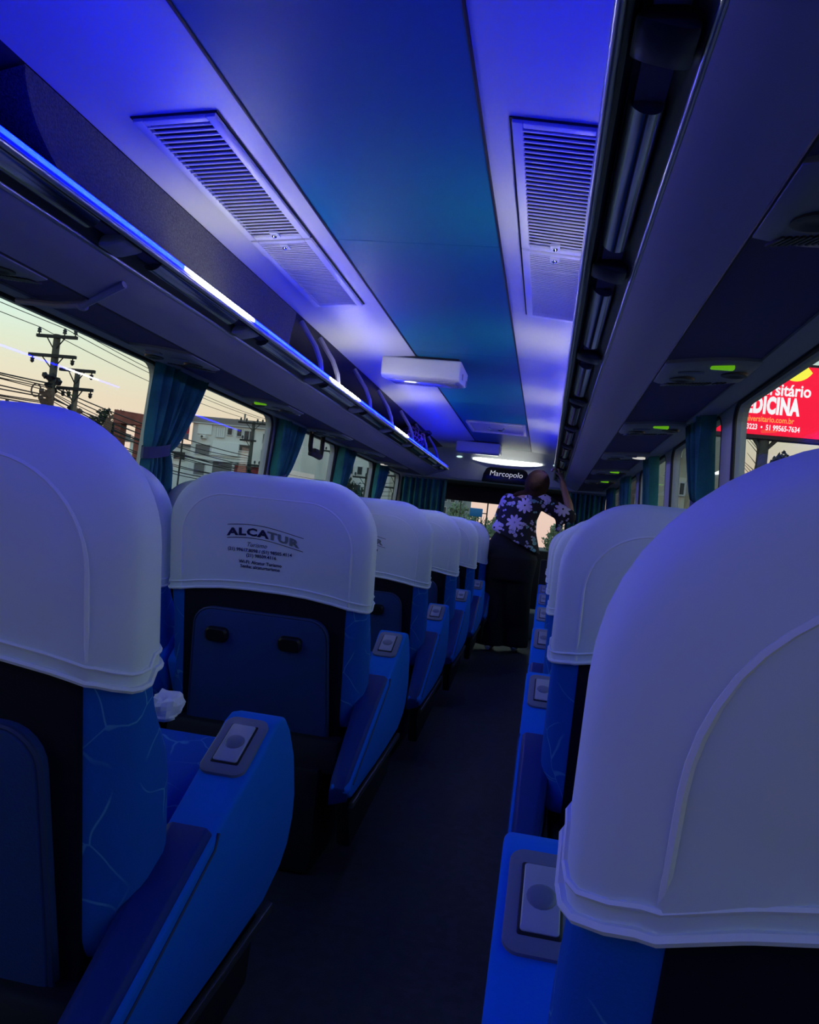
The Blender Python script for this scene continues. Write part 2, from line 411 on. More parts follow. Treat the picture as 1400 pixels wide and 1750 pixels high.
# closed compartments above the racks
for s in (-1, 1):
    side = 'left' if s < 0 else 'right'
    cb = thing('overhead_cabinet', 'dark textured closed compartment above the %s rack near the vents' % side, 'cabinet', (CX+s*.8, 2.5, Z(.68)), group='overhead cabinets')
    mb = MB()
    y0, y1 = 1.55, 3.50
    rings = []
    n = 14
    for i in range(n+1):
        t = i/n
        # rounded ends: the bottom corner curls back
        prof = []
        for k in range(9):
            u = k/8.0
            zz = .690 + (.925-.690)*u
            hh = .628 + .075*u + .018*sin(pi*u)
            e0 = .10*(1-u)**1.5; e1 = .26*(1-u)**1.5
            yy = (y0+e0) + t*((y1-e1)-(y0+e0))
            prof.append((CX+s*hh, yy, Z(zz)))
        rings.append(prof)
    mb.loft(rings, cap=False, closed=False)
    mb.build('front_panel', m_cab, cb, recalc=False)
    for yy, e in ((y0, .10), (y1, -.26)):
        mb = MB()
        pts = []
        for k in range(9):
            u = k/8.0; pts.append((CX+s*(.628+.075*u+.018*sin(pi*u)), yy + e*(1-u)**1.5, Z(.690+.235*u)))
        pts2 = [(CX+s*1.15, p[1], min(p[2], Z(.80))) for p in pts]
        mb.loft([pts, pts2], cap=False, closed=False); mb.build('end_panel', m_cab, cb, recalc=False)

# patterned bag on the left rack
bag = thing('travel_bag', 'dark bag with purple scribble pattern on the left rack', 'bag', (CX-.72, 7.1, Z(.69)))
def bag_mat():
    m = mat('bag_scribble', (0.01, 0.01, 0.015), .7); t = m.node_tree; b = t.nodes['Principled BSDF']
    c = N(t, 'ShaderNodeTexCoord'); v = N(t, 'ShaderNodeTexVoronoi', feature='DISTANCE_TO_EDGE'); v.inputs['Scale'].default_value = 22
    t.links.new(c.outputs['Object'], v.inputs['Vector'])
    r = N(t, 'ShaderNodeMapRange'); r.inputs[1].default_value = .02; r.inputs[2].default_value = .08; r.inputs[3].default_value = 1; r.inputs[4].default_value = 0
    t.links.new(v.outputs['Distance'], r.inputs[0])
    mx = N(t, 'ShaderNodeMix', data_type='RGBA'); mx.inputs[6].default_value = (.01, .01, .02, 1); mx.inputs[7].default_value = (.55, .22, .55, 1)
    t.links.new(r.outputs[0], mx.inputs[0]); t.links.new(mx.outputs[2], b.inputs['Base Color']); return m
mb = MB(); mb.ellipsoid((CX-.76, 7.15, Z(.80)), (.13, .24, .105), 18, 12)
bo = mb.build('bag_body', bag_mat(), bag)
for v in bo.data.vertices:
    d = mnoise.noise(Vector(v.co)*9)*.018; v.co *= 1 + d*4
    v.co.z = max(v.co.z, .003)
mb = MB(); mb.tube([(CX-.66, 7.0, Z(.84)), (CX-.60, 7.1, Z(.87)), (CX-.60, 7.25, Z(.87)), (CX-.66, 7.32, Z(.84))], .01, 6); mb.build('carry_strap', m_black, bag)

# ------------------------------------------------------------------ passenger service units on the rack undersides
lampdisc = None
def service_unit(s, y, green, lit, label):
    u0 = thing('service_unit', label, 'console', (CX+s*.95, y, Z(.56)), group='overhead service units')
    zz = lambda h: Z(.549 + .0906*(h-.823))
    def outline(k=0.0):
        pts = []
        for i in range(13):
            t = i/12.0; pts.append((.828+k + (1.095-k-.828-k)*t, .135 - k + .05*sin(pi*t)))
        for i in range(13):
            t = 1 - i/12.0; pts.append((.828+k + (1.095-k-.828-k)*t, -.125 + k - .03*sin(pi*t)))
        return pts
    mb = MB(); rings = []
    for k, dz in ((0, .004), (0, -.008), (.012, -.016), (.04, -.018)):
        rings.append([(CX+s*h, y+dy, zz(h)+dz) for h, dy in outline(k)])
    mb.loft(rings); mb.build('console_body', m_unit, u0)
    for h, dy in ((.900, .045), (1.040, -.01)):
        mb = MB()
        mb.loft([[(CX+s*h + r*cos(2*pi*i/16), y+dy+r*sin(2*pi*i/16), zz(h)+dz) for i in range(16)] for r, dz in ((.038, -.016), (.037, -.024), (.026, -.026), (.016, -.021))])
        mb.build('reading_lamp', m_read if (lit and h > 1) else m_unitdark, u0)
    mb = MB(); mb.tube([(CX+s*.875, y-.050, zz(.875)-.019), (CX+s*.91, y-.058, zz(.91)-.021), (CX+s*.945, y-.045, zz(.945)-.019)], .010, 8, flat=.5); mb.build('air_nozzle', m_plate, u0)
    for i in range(13):
        h = .862+.0105*i
        mb = MB(); mb.box((CX+s*h-.0025, y+.105, zz(h)-.021), (CX+s*h+.0025, y+.150, zz(h)-.016), rot=(0,0,s*.4)); mb.build('speaker_slot', m_unitdark, u0, smooth=False)
    for i in range(3):
        h = 1.012+.012*i
        mb = MB(); mb.box((CX+s*h-.0025, y+.105, zz(h)-.021), (CX+s*h+.0025, y+.132, zz(h)-.016), rot=(0,0,s*.4)); mb.build('speaker_slot', m_unitdark, u0, smooth=False)
    mb = MB(); mb.box((CX+s*.985-.032, y-.130, zz(.985)-.026), (CX+s*.985+.032, y-.105, zz(.985)-.012)); tag(mb.build('seat_indicator', m_green if green else m_plate, u0, bevel=.004), 'green lit indicator' if green else None)
ords = ['nearest', 'second', 'third', 'fourth', 'fifth', 'sixth', 'seventh']
for i, y in enumerate((1.25, 2.47, 3.68, 4.88, 6.0, 6.95)):
    service_unit(1, y, i in (1, 2, 4, 5), i == 3, '%s grey lamp and speaker console under the right rack%s' % (ords[i], ', green light on' if i in (1, 2, 4, 5) else ''))
for i, y in enumerate((1.75, 2.88, 4.02, 5.15, 6.28, 7.4)):
    service_unit(-1, y, i == 2, i == 5, '%s grey lamp and speaker console under the left rack' % ords[i])

# ------------------------------------------------------------------ ceiling vents
slat_mesh = None
for s in (-1, 1):
    side = 'left' if s < 0 else 'right'
    for vi, (ya, yb) in enumerate(((1.80, 2.60), (2.615, 3.40))):
        v = thing('ceiling_vent', '%s louvred return-air vent on the %s ceiling panel' % (('nearer', 'farther')[vi], side), 'vent', (CX+s*.474, (ya+yb)/2, czs(.474)), group='louvred ceiling vents')
        h0, h1 = .364, .584
        zc = lambda h: czs(h)
        mb = MB(); mb.prism([(h0+.014, .0), (h1-.014, .0), (h1-.014, -.001), (h0+.014, -.001)], lambda u, w_, d, s=s: (CX+s*u, d, czs(u)+w_), ya+.012, yb-.012); mb.build('vent_back', m_dark, v, smooth=False)
        mb = MB()
        def bar(ha, hb, y0_, y1_):
            mb.prism([(ha, 0.0), (hb, 0.0), (hb, -.013), (ha, -.013)], lambda u, w_, d, s=s: (CX+s*u, d, czs(u)+w_), y0_, y1_)
        bar(h0, h0+.026, ya, yb); bar(h1-.026, h1, ya, yb); bar(h0+.026, h1-.026, ya, ya+.024); bar(h0+.026, h1-.026, yb-.03, yb)
        mb.build('vent_frame', m_vent, v, bevel=.003)
        mb = MB()
        g = .006
        for ha, hb, y0_, y1_ in ((h0-g, h0, ya-g, yb+g), (h1, h1+g*.6, ya-g, yb+g), (h0, h1, ya-g, ya), (h0, h1, yb, yb+g*.6)):
            mb.prism([(ha, -.001), (hb, -.001), (hb, -.004), (ha, -.004)], lambda u, w_, d, s=s: (CX+s*u, d, czs(u)+w_), y0_, y1_)
        mb.build('shadow_gap', m_black, v, smooth=False)
        if slat_mesh is None:
            t = MB(); t.box((-.085, -.0058, -.0018), (.085, .0058, .0018), rot=(radians(14), 0, 0)); slat_mesh = t.build('slat_proto', m_vent, smooth=False)
        n = 30 if vi == 0 else 42
        for i in range(n):
            y = ya+.034 + (yb-ya-.074)*i/(n-1)
            c = place(slat_mesh, 'slat', v, (0, y-(ya+yb)/2, -.0115), (0, s*radians(5.1), 0))
        ky = yb-.05 if vi == 0 else ya+.045
        mb = MB(); mb.box((CX+s*.474-.016, ky-.02, czs(.474)-.017), (CX+s*.474+.016, ky+.02, czs(.474)-.006)); mb.build('latch_plate', m_vent, v, bevel=.003)
        mb = MB(); mb.ellipsoid((CX+s*.474, ky, czs(.474)-.018), (.010, .010, .008)); mb.build('latch_knob', m_chromek, v)
bpy.data.objects.remove(slat_mesh)

# ------------------------------------------------------------------ ceiling boxes (folded monitors), hatch
for k, (yy, lab) in enumerate(((4.42, 'cream folded monitor box hanging from the middle of the ceiling'), (8.33, 'far folded monitor box by the front bulkhead, bluish lit'))):
    b = thing('ceiling_monitor', lab, 'monitor', (-.79, yy+.15, Z(.967)), group='folded ceiling monitors')
    x0, x1 = -1.03, -.565
    mb = MB(); mb.prism([(yy, .955), (yy+.01, .850), (yy+.05, .838), (yy+.34, .862), (yy+.38, .955)], lambda u, v_, d: (d, u, Z(v_)), x0, x1); mb.build('housing', m_box, b, bevel=.012, bseg=3)
    mb = MB(); mb.prism([(yy+.055, .8365), (yy+.335, .8597), (yy+.335, .856), (yy+.055, .8325)], lambda u, v_, d: (d, u, Z(v_)), x0+.03, x1-.03); mb.build('folded_screen', m_boxlens, b, bevel=.002)
    mb = MB(); mb.box((x0+.02, yy+.015, Z(.952)), (x1-.02, yy+.36, Z(.972))); mb.build('mounting_plate', m_black, b, smooth=False)
    mb = MB()
    for yq in (.10, .30): mb.box((x1-.002, yy+yq-.012, Z(.865)), (x1+.004, yy+yq+.012, Z(.90)))
    mb.build('side_catch', m_unit, b, bevel=.002)
ht = thing('roof_hatch', 'shallow framed escape hatch in the ceiling towards the front', 'hatch', (CX, 7.1, Z(.967)))
mb = MB()
for lo, hi in (((-.785, 6.82, Z(.945)), (-.755, 7.46, Z(.967))), ((-.295, 6.82, Z(.945)), (-.265, 7.46, Z(.967))), ((-.755, 6.82, Z(.945)), (-.295, 6.85, Z(.967))), ((-.755, 7.43, Z(.945)), (-.295, 7.46, Z(.967)))): mb.box(lo, hi)
mb.build('hatch_frame', m_hatch, ht, bevel=.006)
mb = MB(); mb.box((-.755, 6.85, Z(.958)), (-.295, 7.43, Z(.966))); mb.build('hatch_lid', m_hatch, ht, smooth=False)
mb = MB(); mb.tube([(-.60, 7.1, Z(.956)), (-.58, 7.1, Z(.935)), (-.48, 7.1, Z(.935)), (-.46, 7.1, Z(.956))], .009, 8); mb.build('hatch_handle', m_chromek, ht)

# ------------------------------------------------------------------ front of the bus
fw = thing('wall_front', 'grey moulded front bulkhead above the windscreen', None, (CX, 9.4, 1.6), kind='structure')
mb = MB(); rings = []
prof = [(8.92, .967), (9.05, .945), (9.16, .91), (9.24, .86), (9.28, .80), (9.30, .72), (9.31, .62), (9.33, .60), (9.5, .60)]
for i in range(25):
    t = i/24.0*2-1; rings.append([(CX+1.175*t, y - .10*t*t, Z(v - .05*t*t if v > .62 else v)) for y, v in prof])
mb.loft(rings, cap=False, closed=False); mb.build('dome_panel', m_dome, fw, recalc=False)
mb = MB(); mb.box((CX-1.2, 9.45, Z(.60)), (CX+1.2, 10.6, Z(.64))); mb.build('cab_headliner', m_dark, fw, smooth=False)
mb = MB(); mb.box((CX-1.2, 10.42, Z(.40)), (CX+1.2, 10.50, Z(.64))); mb.build('sun_blind', m_dark, fw, smooth=False)
mb = MB(); mb.box((CX-1.22, 10.45, -.05), (CX+1.22, 10.75, .86)); mb.build('dashboard', m_dark, fw, bevel=.04)
mb = MB(); mb.box((CX-.06, 10.70, .86), (CX+.0, 10.78, 1.62)); mb.box((CX-1.24, 10.6, .86), (CX-1.16, 10.8, 1.62)); mb.box((CX+1.16, 10.6, .86), (CX+1.24, 10.8, 1.62)); mb.build('windscreen_post', m_black, fw, smooth=False)
wsn = thing('window_%d' % (wn[0]+1), 'windscreen at the far end of the aisle', None, (CX, 10.75, .86), kind='structure')
mb = MB(); mb.add([(CX-1.2, 10.78, .84), (CX+1.2, 10.78, .84), (CX+1.2, 10.70, 1.64), (CX-1.2, 10.70, 1.64)], [(0,1,2,3)]); mb.build('windscreen_pane', m_glass, wsn, smooth=False, recalc=False)
mb = MB(); mb.box((-.02, 8.20, 0), (.62, 8.30, .80)); tag(mb.build('partition_panel', m_dark, bevel=.02), 'low dark partition in front of the right front seat', 'partition')
mb = MB(); mb.box((-.30, 8.0, .0), (.02, 8.5, .26)); tag(mb.build('step_box', mat('grey_green_step', (.10, .12, .12), .6), bevel=.02), 'low grey step box on the floor at the aisle end', 'step')

dl = thing('dome_lamp', 'bright white crescent lamp above the front sign', 'lamp', (CX+.02, 9.18, Z(.85)))
mb = MB(); rings = []
for i in range(21):
    t = i/20*2-1; wdt = .046*(1-t*t)**.9 + .002
    yb_ = 9.232 - .10*(t*.40/1.175)**2
    cz_ = .872 - .02*t*t
    rings.append([(CX+.02+.40*t, yb_-.022+.012*k, Z(cz_) + wdt*(1-2*k)) for k in (0, .5, 1)])
mb2 = MB(); mb2.loft(rings, cap=False, closed=False); mb2.build('lens', m_domelamp, dl, recalc=False)
mb = MB(); rings = []
for i in range(21):
    t = i/20*2-1; wdt = .056*(1-t*t)**.9 + .003
    yb_ = 9.244 - .10*(t*.44/1.175)**2
    cz_ = .872 - .02*t*t
    rings.append([(CX+.02+.44*t, yb_-.02+.014*k, Z(cz_) + wdt*(1-2*k)) for k in (0, .5, 1)])
mb.loft(rings, cap=False, closed=False); mb.build('bezel', m_dome, dl, recalc=False)
for sx_ in (-1, 1):
    mb = MB(); mb.ellipsoid((CX+.02+sx_*.56, 9.19, Z(.862)), (.035, .012, .012)); mb.build('courtesy_light', emis('courtesy_%d' % sx_, (.7, 1, .9), .9), dl)

sg = thing('name_sign', 'black rounded panel reading Marcopolo above the windscreen', 'sign', (-.52, 9.27, Z(.62)))
mb = MB()
mb.prism([(-.80, .605), (-.24, .605), (-.255, .70), (-.285, .765), (-.33, .785), (-.71, .785), (-.755, .765), (-.785, .70)], lambda u, v, d: (u, d, Z(v)), 9.235, 9.30)
mb.build('sign_panel', m_signblack, sg, bevel=.012)
vs, fs = text_geo('Marcopolo', .088, offset=0, shear=.12)
mb = MB(); mb.add([(-.52+v.x, 9.232, Z(.683)+v.y) for v in vs], fs); mb.build('sign_letters', m_signtext, sg, smooth=False, recalc=False)

# ------------------------------------------------------------------ curtains
def curtain(s, y0, wtop, label, ztop=1.60, ztie=1.20, zbot=.74, seedk=0):
    rt = thing('curtain', label, 'curtain', (wx(s, 1.2, -.05), y0+.15, zbot), group='teal window curtains')
    nu, nz = 72, 26
    rings = []
    for j in range(nz+1):
        z = zbot + (ztop-zbot)*j/nz
        if z > ztie:
            q = (z-ztie)/(ztop-ztie); q = q**.75; wd = .17 + (wtop-.17)*q
        else:
            q = (ztie-z)/(ztie-zbot); wd = .17 + .12*q**.6
        row = []
        for i in range(nu+1):
            u = i/nu
            ph = 2*pi*9*u + seedk
            amp = .026 + .010*sin(3*u*pi+seedk)
            d = amp*sin(ph) + .006*sin(2.3*ph + z*5)
            tw = max(0, 1-abs(z-ztie)/.05)
            row.append((wx(s, z, -.050) - s*d*(1-.3*tw), y0 + u*wd + .004*sin(ph*1.7), z))
        rings.append(row)
    mb = MB(); mb.loft(rings, cap=False, closed=False); mb.build('cloth', m_curtain, rt, recalc=False, angle=80)
    mb = MB()
    n = 20
    for zz_, in ((0,),):
        ring0 = []; ring1 = []
        for i in range(n):
            a = 2*pi*i/n; ring0.append((wx(s, ztie, -.050) + .038*cos(a), y0+.085+.105*sin(a), ztie-.025 + .02*sin(a))); ring1.append((wx(s, ztie, -.050)+.038*cos(a), y0+.085+.105*sin(a), ztie+.025+.02*sin(a)))
        mb.loft([ring0, ring1], cap=False)
    mb.build('tieback', m_tie, rt, recalc=False)
cw = ['nearest in view', 'second in view', 'third in view', 'fourth in view']
for i, y in enumerate((3.08, 4.66, 6.13, 7.55)):
    for s in (-1, 1):
        curtain(s, y + (.20 if s > 0 else 0), .46 if s < 0 else .40, 'teal tied-back curtain at the %s window, %s' % ('left' if s < 0 else 'right', cw[i]), seedk=i*1.3+s)
def cab_curtain(x0, x1, label):
    rt = thing('curtain', label, 'curtain', ((x0+x1)/2, 9.0, .5), group='teal cab curtains')
    rings = []
    for j in range(10):
        z = .5 + 1.06*j/9
        rings.append([(x0+(x1-x0)*i/80, 9.0+.028*sin(2*pi*8*i/80+.3*sin(j))+.008*sin(i*.9), z) for i in range(81)])
    mb = MB(); mb.loft(rings, cap=False, closed=False); mb.build('cloth', m_curtain, rt, recalc=False, angle=80)
    mb = MB(); mb.tube([(x0, 9.0, 1.565), (x1, 9.0, 1.565)], .012, 8); mb.build('curtain_rail', m_alu, rt)
cab_curtain(-1.70, -1.17, 'dark teal curtain drawn across the front left corner')
cab_curtain(.20, .62, 'dark teal curtain drawn across the front right corner')
# black hanging loop in the third left window
fl = thing('hanging_frame', 'black open frame hanging in the left window before the second curtain', 'frame', (wx(-1, 1.5, -.09), 5.35, 1.42))
xx = wx(-1, 1.5, -.08)
mb = MB(); mb.tube([(xx, 5.20, 1.575), (xx, 5.20, 1.47), (xx, 5.215, 1.435), (xx, 5.25, 1.415), (xx, 5.44, 1.405), (xx, 5.47, 1.42), (xx, 5.48, 1.46), (xx, 5.48, 1.575)], .014, 8, flat=1.2); mb.build('frame_loop', m_black, fl)
mb = MB(); mb.box((xx-.015, 5.205, 1.40), (xx+.015, 5.475, 1.432)); mb.box((xx-.015, 5.29, 1.43), (xx+.015, 5.39, 1.46)); mb.build('frame_bar', m_black, fl, bevel=.008)

# ------------------------------------------------------------------ seats
LEAN = radians(12); HWID = .2975; SLEN = .712; S_HEM = .388; HEM_DIP = .034; CORNER = .16
def bk(x, s_, t):            # backrest frame (x, up the back, forward thickness) -> seat local
    q = min(1.0, max(0.0, (s_-.22)/.16)); q = q*q*(3-2*q)
    if t > 0: t *= .92 - .36*q          # slimmer towards the head
    return (x, .40*sin(LEAN)-.006 - s_*sin(LEAN) + t*cos(LEAN), .38 + s_*cos(LEAN) + t*sin(LEAN))
def outl(inset, n=9, grow=0.0):
    hwid = HWID - inset + grow; top = SLEN - inset + grow; bot = 0.0 + inset*.5 - grow
    r = max(.02, .135 - inset*.55); rb = .03
    pts = []
    def side(z):  # faint waist
        return 1 - .012*(1-min(1, abs(z-.45)/.4))
    for cxx, czz, rr, st in ((hwid-r, top-r, r, 0), (-(hwid-r), top-r, r, .5*pi), (-(hwid-rb), bot+rb, rb, pi), (hwid-rb, bot+rb, rb, 1.5*pi)):
        for k in range(n):
            a = st + .5*pi*k/(n-1); pts.append((cxx+rr*cos(a), czz+rr*sin(a)))
    # subdivide the long straight runs
    out_ = []
    for i, p in enumerate(pts):
        q = pts[(i+1) % len(pts)]; out_.append(p); d = hypot(q[0]-p[0], q[1]-p[1])
        k = int(d/.06)
        for j in range(1, k+1): out_.append((p[0]+(q[0]-p[0])*j/(k+1), p[1]+(q[1]-p[1])*j/(k+1)))
    return out_
def outl_fixed(inset, grow=0.0, NP=96):
    # same number of points for each inset: resample by the fraction along the base outline
    hwid = HWID - inset + grow; top = SLEN - inset + grow; bot = inset*.5 - grow
    r = max(.02, CORNER - inset*.55); rb = .03
    segs = []
    def arc(cxx, czz, rr, st, n): return [(cxx+rr*cos(st+.5*pi*k/n), czz+rr*sin(st+.5*pi*k/n)) for k in range(n)]
    def line(a, b, n): return [(a[0]+(b[0]-a[0])*k/n, a[1]+(b[1]-a[1])*k/n) for k in range(n)]
    pts = []
    pts += line((hwid, bot+rb), (hwid, top-r), 20)
    pts += arc(hwid-r, top-r, r, 0, 12)
    pts += line((hwid-r, top), (-(hwid-r), top), 16)
    pts += arc(-(hwid-r), top-r, r, .5*pi, 12)
    pts += line((-hwid, top-r), (-hwid, bot+rb), 20)
    pts += arc(-(hwid-rb), bot+rb, rb, pi, 4)
    pts += line((-(hwid-rb), bot), (hwid-rb, bot), 8)
    pts += arc(hwid-rb, bot+rb, rb, 1.5*pi, 4)
    return pts
RINGS = [(.26, .0), (.18, .0), (.10, .0), (.054, .0), (.044, .006), (.026, .016), (.008, .038), (.002, .054), (0, .070), (0, .092), (0, .115), (.004, .131), (.010, .145), (.03, .163), (.07, .172), (.16, .168), (.27, .166)]
def pillow_mesh(grow=0.0, cut=None, deform=None):
    bm = bmesh.new(); rows = []
    for ins, t in RINGS:
        tt = t - grow if t < .07 else t + grow
        rows.append([bm.verts.new((x, s_, tt)) for x, s_ in outl_fixed(ins, grow)])
    n = len(rows[0])
    for i in range(len(rows)-1):
        for j in range(n):
            k = (j+1) % n; bm.faces.new((rows[i][j], rows[i][k], rows[i+1][k], rows[i+1][j]))
    bm.faces.new(rows[0][::-1]); bm.faces.new(rows[-1])
    bmesh.ops.recalc_face_normals(bm, faces=bm.faces)
    return bm
def hem_dip(x, s_, t):
    # the hem hangs lower at the corners, and rises slightly in the middle of the back
    q = min(1.0, abs(x)/HWID); k = max(0.0, 1-(s_-S_HEM)/.16)
    back = max(0.0, 1 - t/.07)
    return s_ - k*(HEM_DIP*q**2.4*(1 if t < .08 else .6) - .012) 
COVER_MIX = {}
def build_backrest(root):
    bm = pillow_mesh()
    for v in bm.verts: v.co = Vector(bk(*v.co))
    me = bpy.data.meshes.new('backrest'); 
    for f in bm.faces: f.smooth = True
    bm.to_mesh(me); bm.free(); me.materials.append(m_velour)
    o = bpy.data.objects.new('backrest', me); COL.objects.link(o); o.parent = root
    # white cover
    bm = pillow_mesh(.007)
    bmesh.ops.bisect_plane(bm, geom=bm.verts[:]+bm.edges[:]+bm.faces[:], plane_co=(0, S_HEM, 0), plane_no=(0, 1, 0), clear_inner=True)
    loop_e = [e for e in bm.edges if len(e.link_faces) == 1]
    for v in bm.verts:
        x, s_, t = v.co
        # soft creases gathering towards the two rear corners of the hem
        cx_ = .245; d = hypot(abs(x)-cx_, (s_-S_HEM-.01))
        wr = .0035*sin(atan2(s_-S_HEM, cx_-abs(x)+1e-4)*9)*max(0, 1-d/.16)*(1 if t < .02 else 0)
        v.co = (x, hem_dip(x, s_, t), t + wr)
    ring = {}
    ev = list({v for e in loop_e for v in e.verts})
    ev.sort(key=lambda v: atan2(v.co.z-.08, v.co.x*.35))
    hem_pts = [v.co.copy() for v in ev]
    for v in bm.verts: v.co = Vector(bk(*v.co))
    for f in bm.faces: f.smooth = True
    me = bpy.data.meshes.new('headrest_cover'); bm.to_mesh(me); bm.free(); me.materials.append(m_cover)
    cv = bpy.data.objects.new('headrest_cover', me); COL.objects.link(cv); cv.parent = root
    tag(cv, 'white stretch fabric cover')
    # hem: two rolled edges, and the flat band between them
    def outp(p, e): 
        c = Vector((0, p.y, .085)); d = Vector((p.x*.25, 0, p.z-.085)).normalized(); return p + Vector((d.x, 0, d.z))*e
    lo = [Vector(bk(*outp(p, .002))) for p in hem_pts]; hi = [Vector(bk(*outp(p + Vector((0, .020, 0)), .001))) for p in hem_pts]
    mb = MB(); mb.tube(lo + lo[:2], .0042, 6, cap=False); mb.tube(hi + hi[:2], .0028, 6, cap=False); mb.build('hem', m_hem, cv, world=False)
    # piping seam round the back panel of the cover
    sp = [p for p in outl_fixed(.054, .007)]
    sp = [p for p in sp[:84] if p[1] > S_HEM-.02]
    mb = MB(); mb.tube([Vector(bk(x, hem_dip(x, max(s_, S_HEM), 0), -.0045)) for x, s_ in sp], .0034, 6); mb.build('piping', m_hem, cv, world=False)
    return cv
def rounded_poly(hw0, hw1, s0, s1, r):
    pts = []
    for cxx, czz, st in ((hw1-r, s1-r, 0), (-(hw1-r), s1-r, .5*pi), (-(hw0-r), s0+r, pi), (hw0-r, s0+r, 1.5*pi)):
        for k in range(7):
            a = st+.5*pi*k/6; pts.append((cxx+r*cos(a), czz+r*sin(a)))
    return pts
def build_seat(name, arm, printed):
    root = bpy.data.objects.new(name, None); COL.objects.link(root); root.empty_display_size = .2
    cv = build_backrest(root)
    # black shell and raised fabric panel on the rear
    mb = MB(); mb.loft([[bk(x, s_, t) for x, s_ in rounded_poly(.243, .243, -.10, S_HEM+.012, .02)] for t in (-.004, .03)]); mb.build('back_shell', m_shell, root, world=False, bevel=.004)
    pp = rounded_poly(.218, .200, -.13, .335, .055)
    mb = MB(); mb.loft([[bk(x*k, (s_-.1)*(1-(1-k)*.6)+.1, t) for x, s_ in pp] for k, t in ((1, .0), (1, -.018), (.975, -.026), (.93, -.028))]); pan = mb.build('back_panel', m_pocket, root, world=False)
    mb = MB(); mb.tube([bk(x, s_, -.021) for x, s_ in pp+pp[:2]], .004, 6, cap=False); mb.build('panel_piping', m_pipe, pan, world=False)
    for xx_ in (-.125, .095):
        mb = MB(); mb.loft([[bk(xx_+x*k, .262+s_*k, t) for x, s_ in rounded_poly(.034, .034, -.021, .021, .015)] for k, t in ((1, -.024), (1, -.040), (.8, -.046))]); mb.build('clip', m_clip, pan, world=False)
    # cushion
    mb = MB(); mb.box((-.245, .14, .36), (.245, .66, .515)); cu = mb.build('cushion', m_velour, root, world=False, bevel=.05, bseg=4)
    for v in cu.data.vertices:
        if v.co.z > .42: v.co.z += (v.co.y-.14)*.05
    mb = MB(); mb.box((-.225, -.02, .0), (.225, .56, .30)); mb.build('base', m_base, root, world=False, bevel=.02)
    mb = MB(); mb.prism([(.0, .28), (.52, .28), (.56, .37), (.02, .37)], lambda u, v, d: (d, u, v), -.26, .26); mb.build('seat_pan', m_base, root, world=False, bevel=.01)
    def armrest(sd, big):
        xo = sd*(HWID+.055)
        if big:
            tp = [(y_+.08, z_) for y_, z_ in [(-.275, .300), (-.285, .318), (-.262, .338), (-.10, .418), (.128, .533), (.26, .590), (.34, .633), (.37, .641), (.40, .636), (.43, .612), (.476, .552), (.508, .470), (.512, .423), (.495, .375), (.46, .345), (.38, .315), (.20, .300), (.03, .292), (-.24, .286)]]
            def thick(y): return .052 + (.096-.052)*min(1, max(0, (y-.08+.28)/.62))
            mb = MB(); mb.loft([[(xo, y, z) for y, z in tp], [(xo - sd*thick(y), y, z) for y, z in tp]]); a = mb.build('armrest', m_armfab, root, world=False, bevel=.020, bseg=4, angle=60)
            # vinyl pad of the rear top
            pd = [(-.200, .312), (-.182, .342), (-.02, .422), (.202, .534)]
            mb = MB(); rings = []
            for y, z in pd:
                th = thick(y); x0 = xo - sd*.006; x1 = xo - sd*(th+.002); ny, nz = -.45, .89
                rings.append([(x0, y-ny*.02, z-nz*.03), (x0, y, z-.004), (xo-sd*.014, y+ny*.006, z+nz*.006), (xo-sd*(th-.012), y+ny*.006, z+nz*.006), (x1, y, z-.004), (x1, y-ny*.02, z-nz*.05)])
            mb.loft(rings); mb.build('vinyl_pad', m_armvinyl, a, world=False, bevel=.003)
            # recline button on the tip
            c = Vector((xo - sd*.048, .365, .607)); ux = Vector((1, 0, 0)); uy = Vector((0, .893, .45)); un = Vector((0, -.45, .893))
            def plate(hx, hy, r, d0, d1, nm, m, par):
                mb = MB(); pts = rounded_poly(hx, hx, -hy, hy, r)
                mb.loft([[c + ux*x*k + uy*s_*k + un*d for x, s_ in pts] for k, d in ((1, d0), (1, d1), (.93, d1+.0015))]); return mb.build(nm, m, par, world=False)
            pl = plate(.038, .066, .018, -.004, .0035, 'button_plate', m_plate, a)
            plate(.0235, .046, .003, .003, .0056, 'button_gap', m_black, pl)
            plate(.0205, .043, .004, .004, .0085, 'recline_button', m_button, pl)
            mb = MB(); mb.ellipsoid(c+un*.0095, (.017, .017, .004), 16, 8, rot=(radians(26.7), 0, 0)); mb.build('button_dimple', m_plate, pl, world=False)
            mb = MB(); mb.box((min(xo-sd*.012, xo+sd*.001), -.14, .262), (max(xo-sd*.012, xo+sd*.001), .52, .280), rot=(radians(2), 0, 0)); mb.build('trim_strip', m_strip, root, world=False, bevel=.004)
            mb = MB(); mb.prism([(-.12, .285), (.50, .31), (.48, .16), (-.02, .10)], lambda u, v, d: (d, u, v), xo-sd*.02, xo-sd*.06); mb.build('side_skirt', m_base, root, world=False, bevel=.01)
            # seam line down the side
            mb = MB(); mb.tube([(xo+sd*.0005, -.17, .325), (xo+sd*.0005, .0, .405), (xo+sd*.0005, .198, .508), (xo+sd*.0005, .208, .53)], .0025, 5); mb.build('side_seam', m_pipe, a, world=False)
        else:
            x0 = sd*(HWID-.035); x1 = sd*(HWID+.008)
            mb = MB(); mb.prism([(.13, .40), (.06, .52), (.13, .585), (.48, .615), (.52, .59), (.50, .545), (.20, .52)], lambda u, v, d: (d, u, v), x0, x1); mb.build('armrest', m_armfab, root, world=False, bevel=.012)
    if arm: armrest(arm, True); armrest(-arm, False)
    else: armrest(1, False); armrest(-1, False)
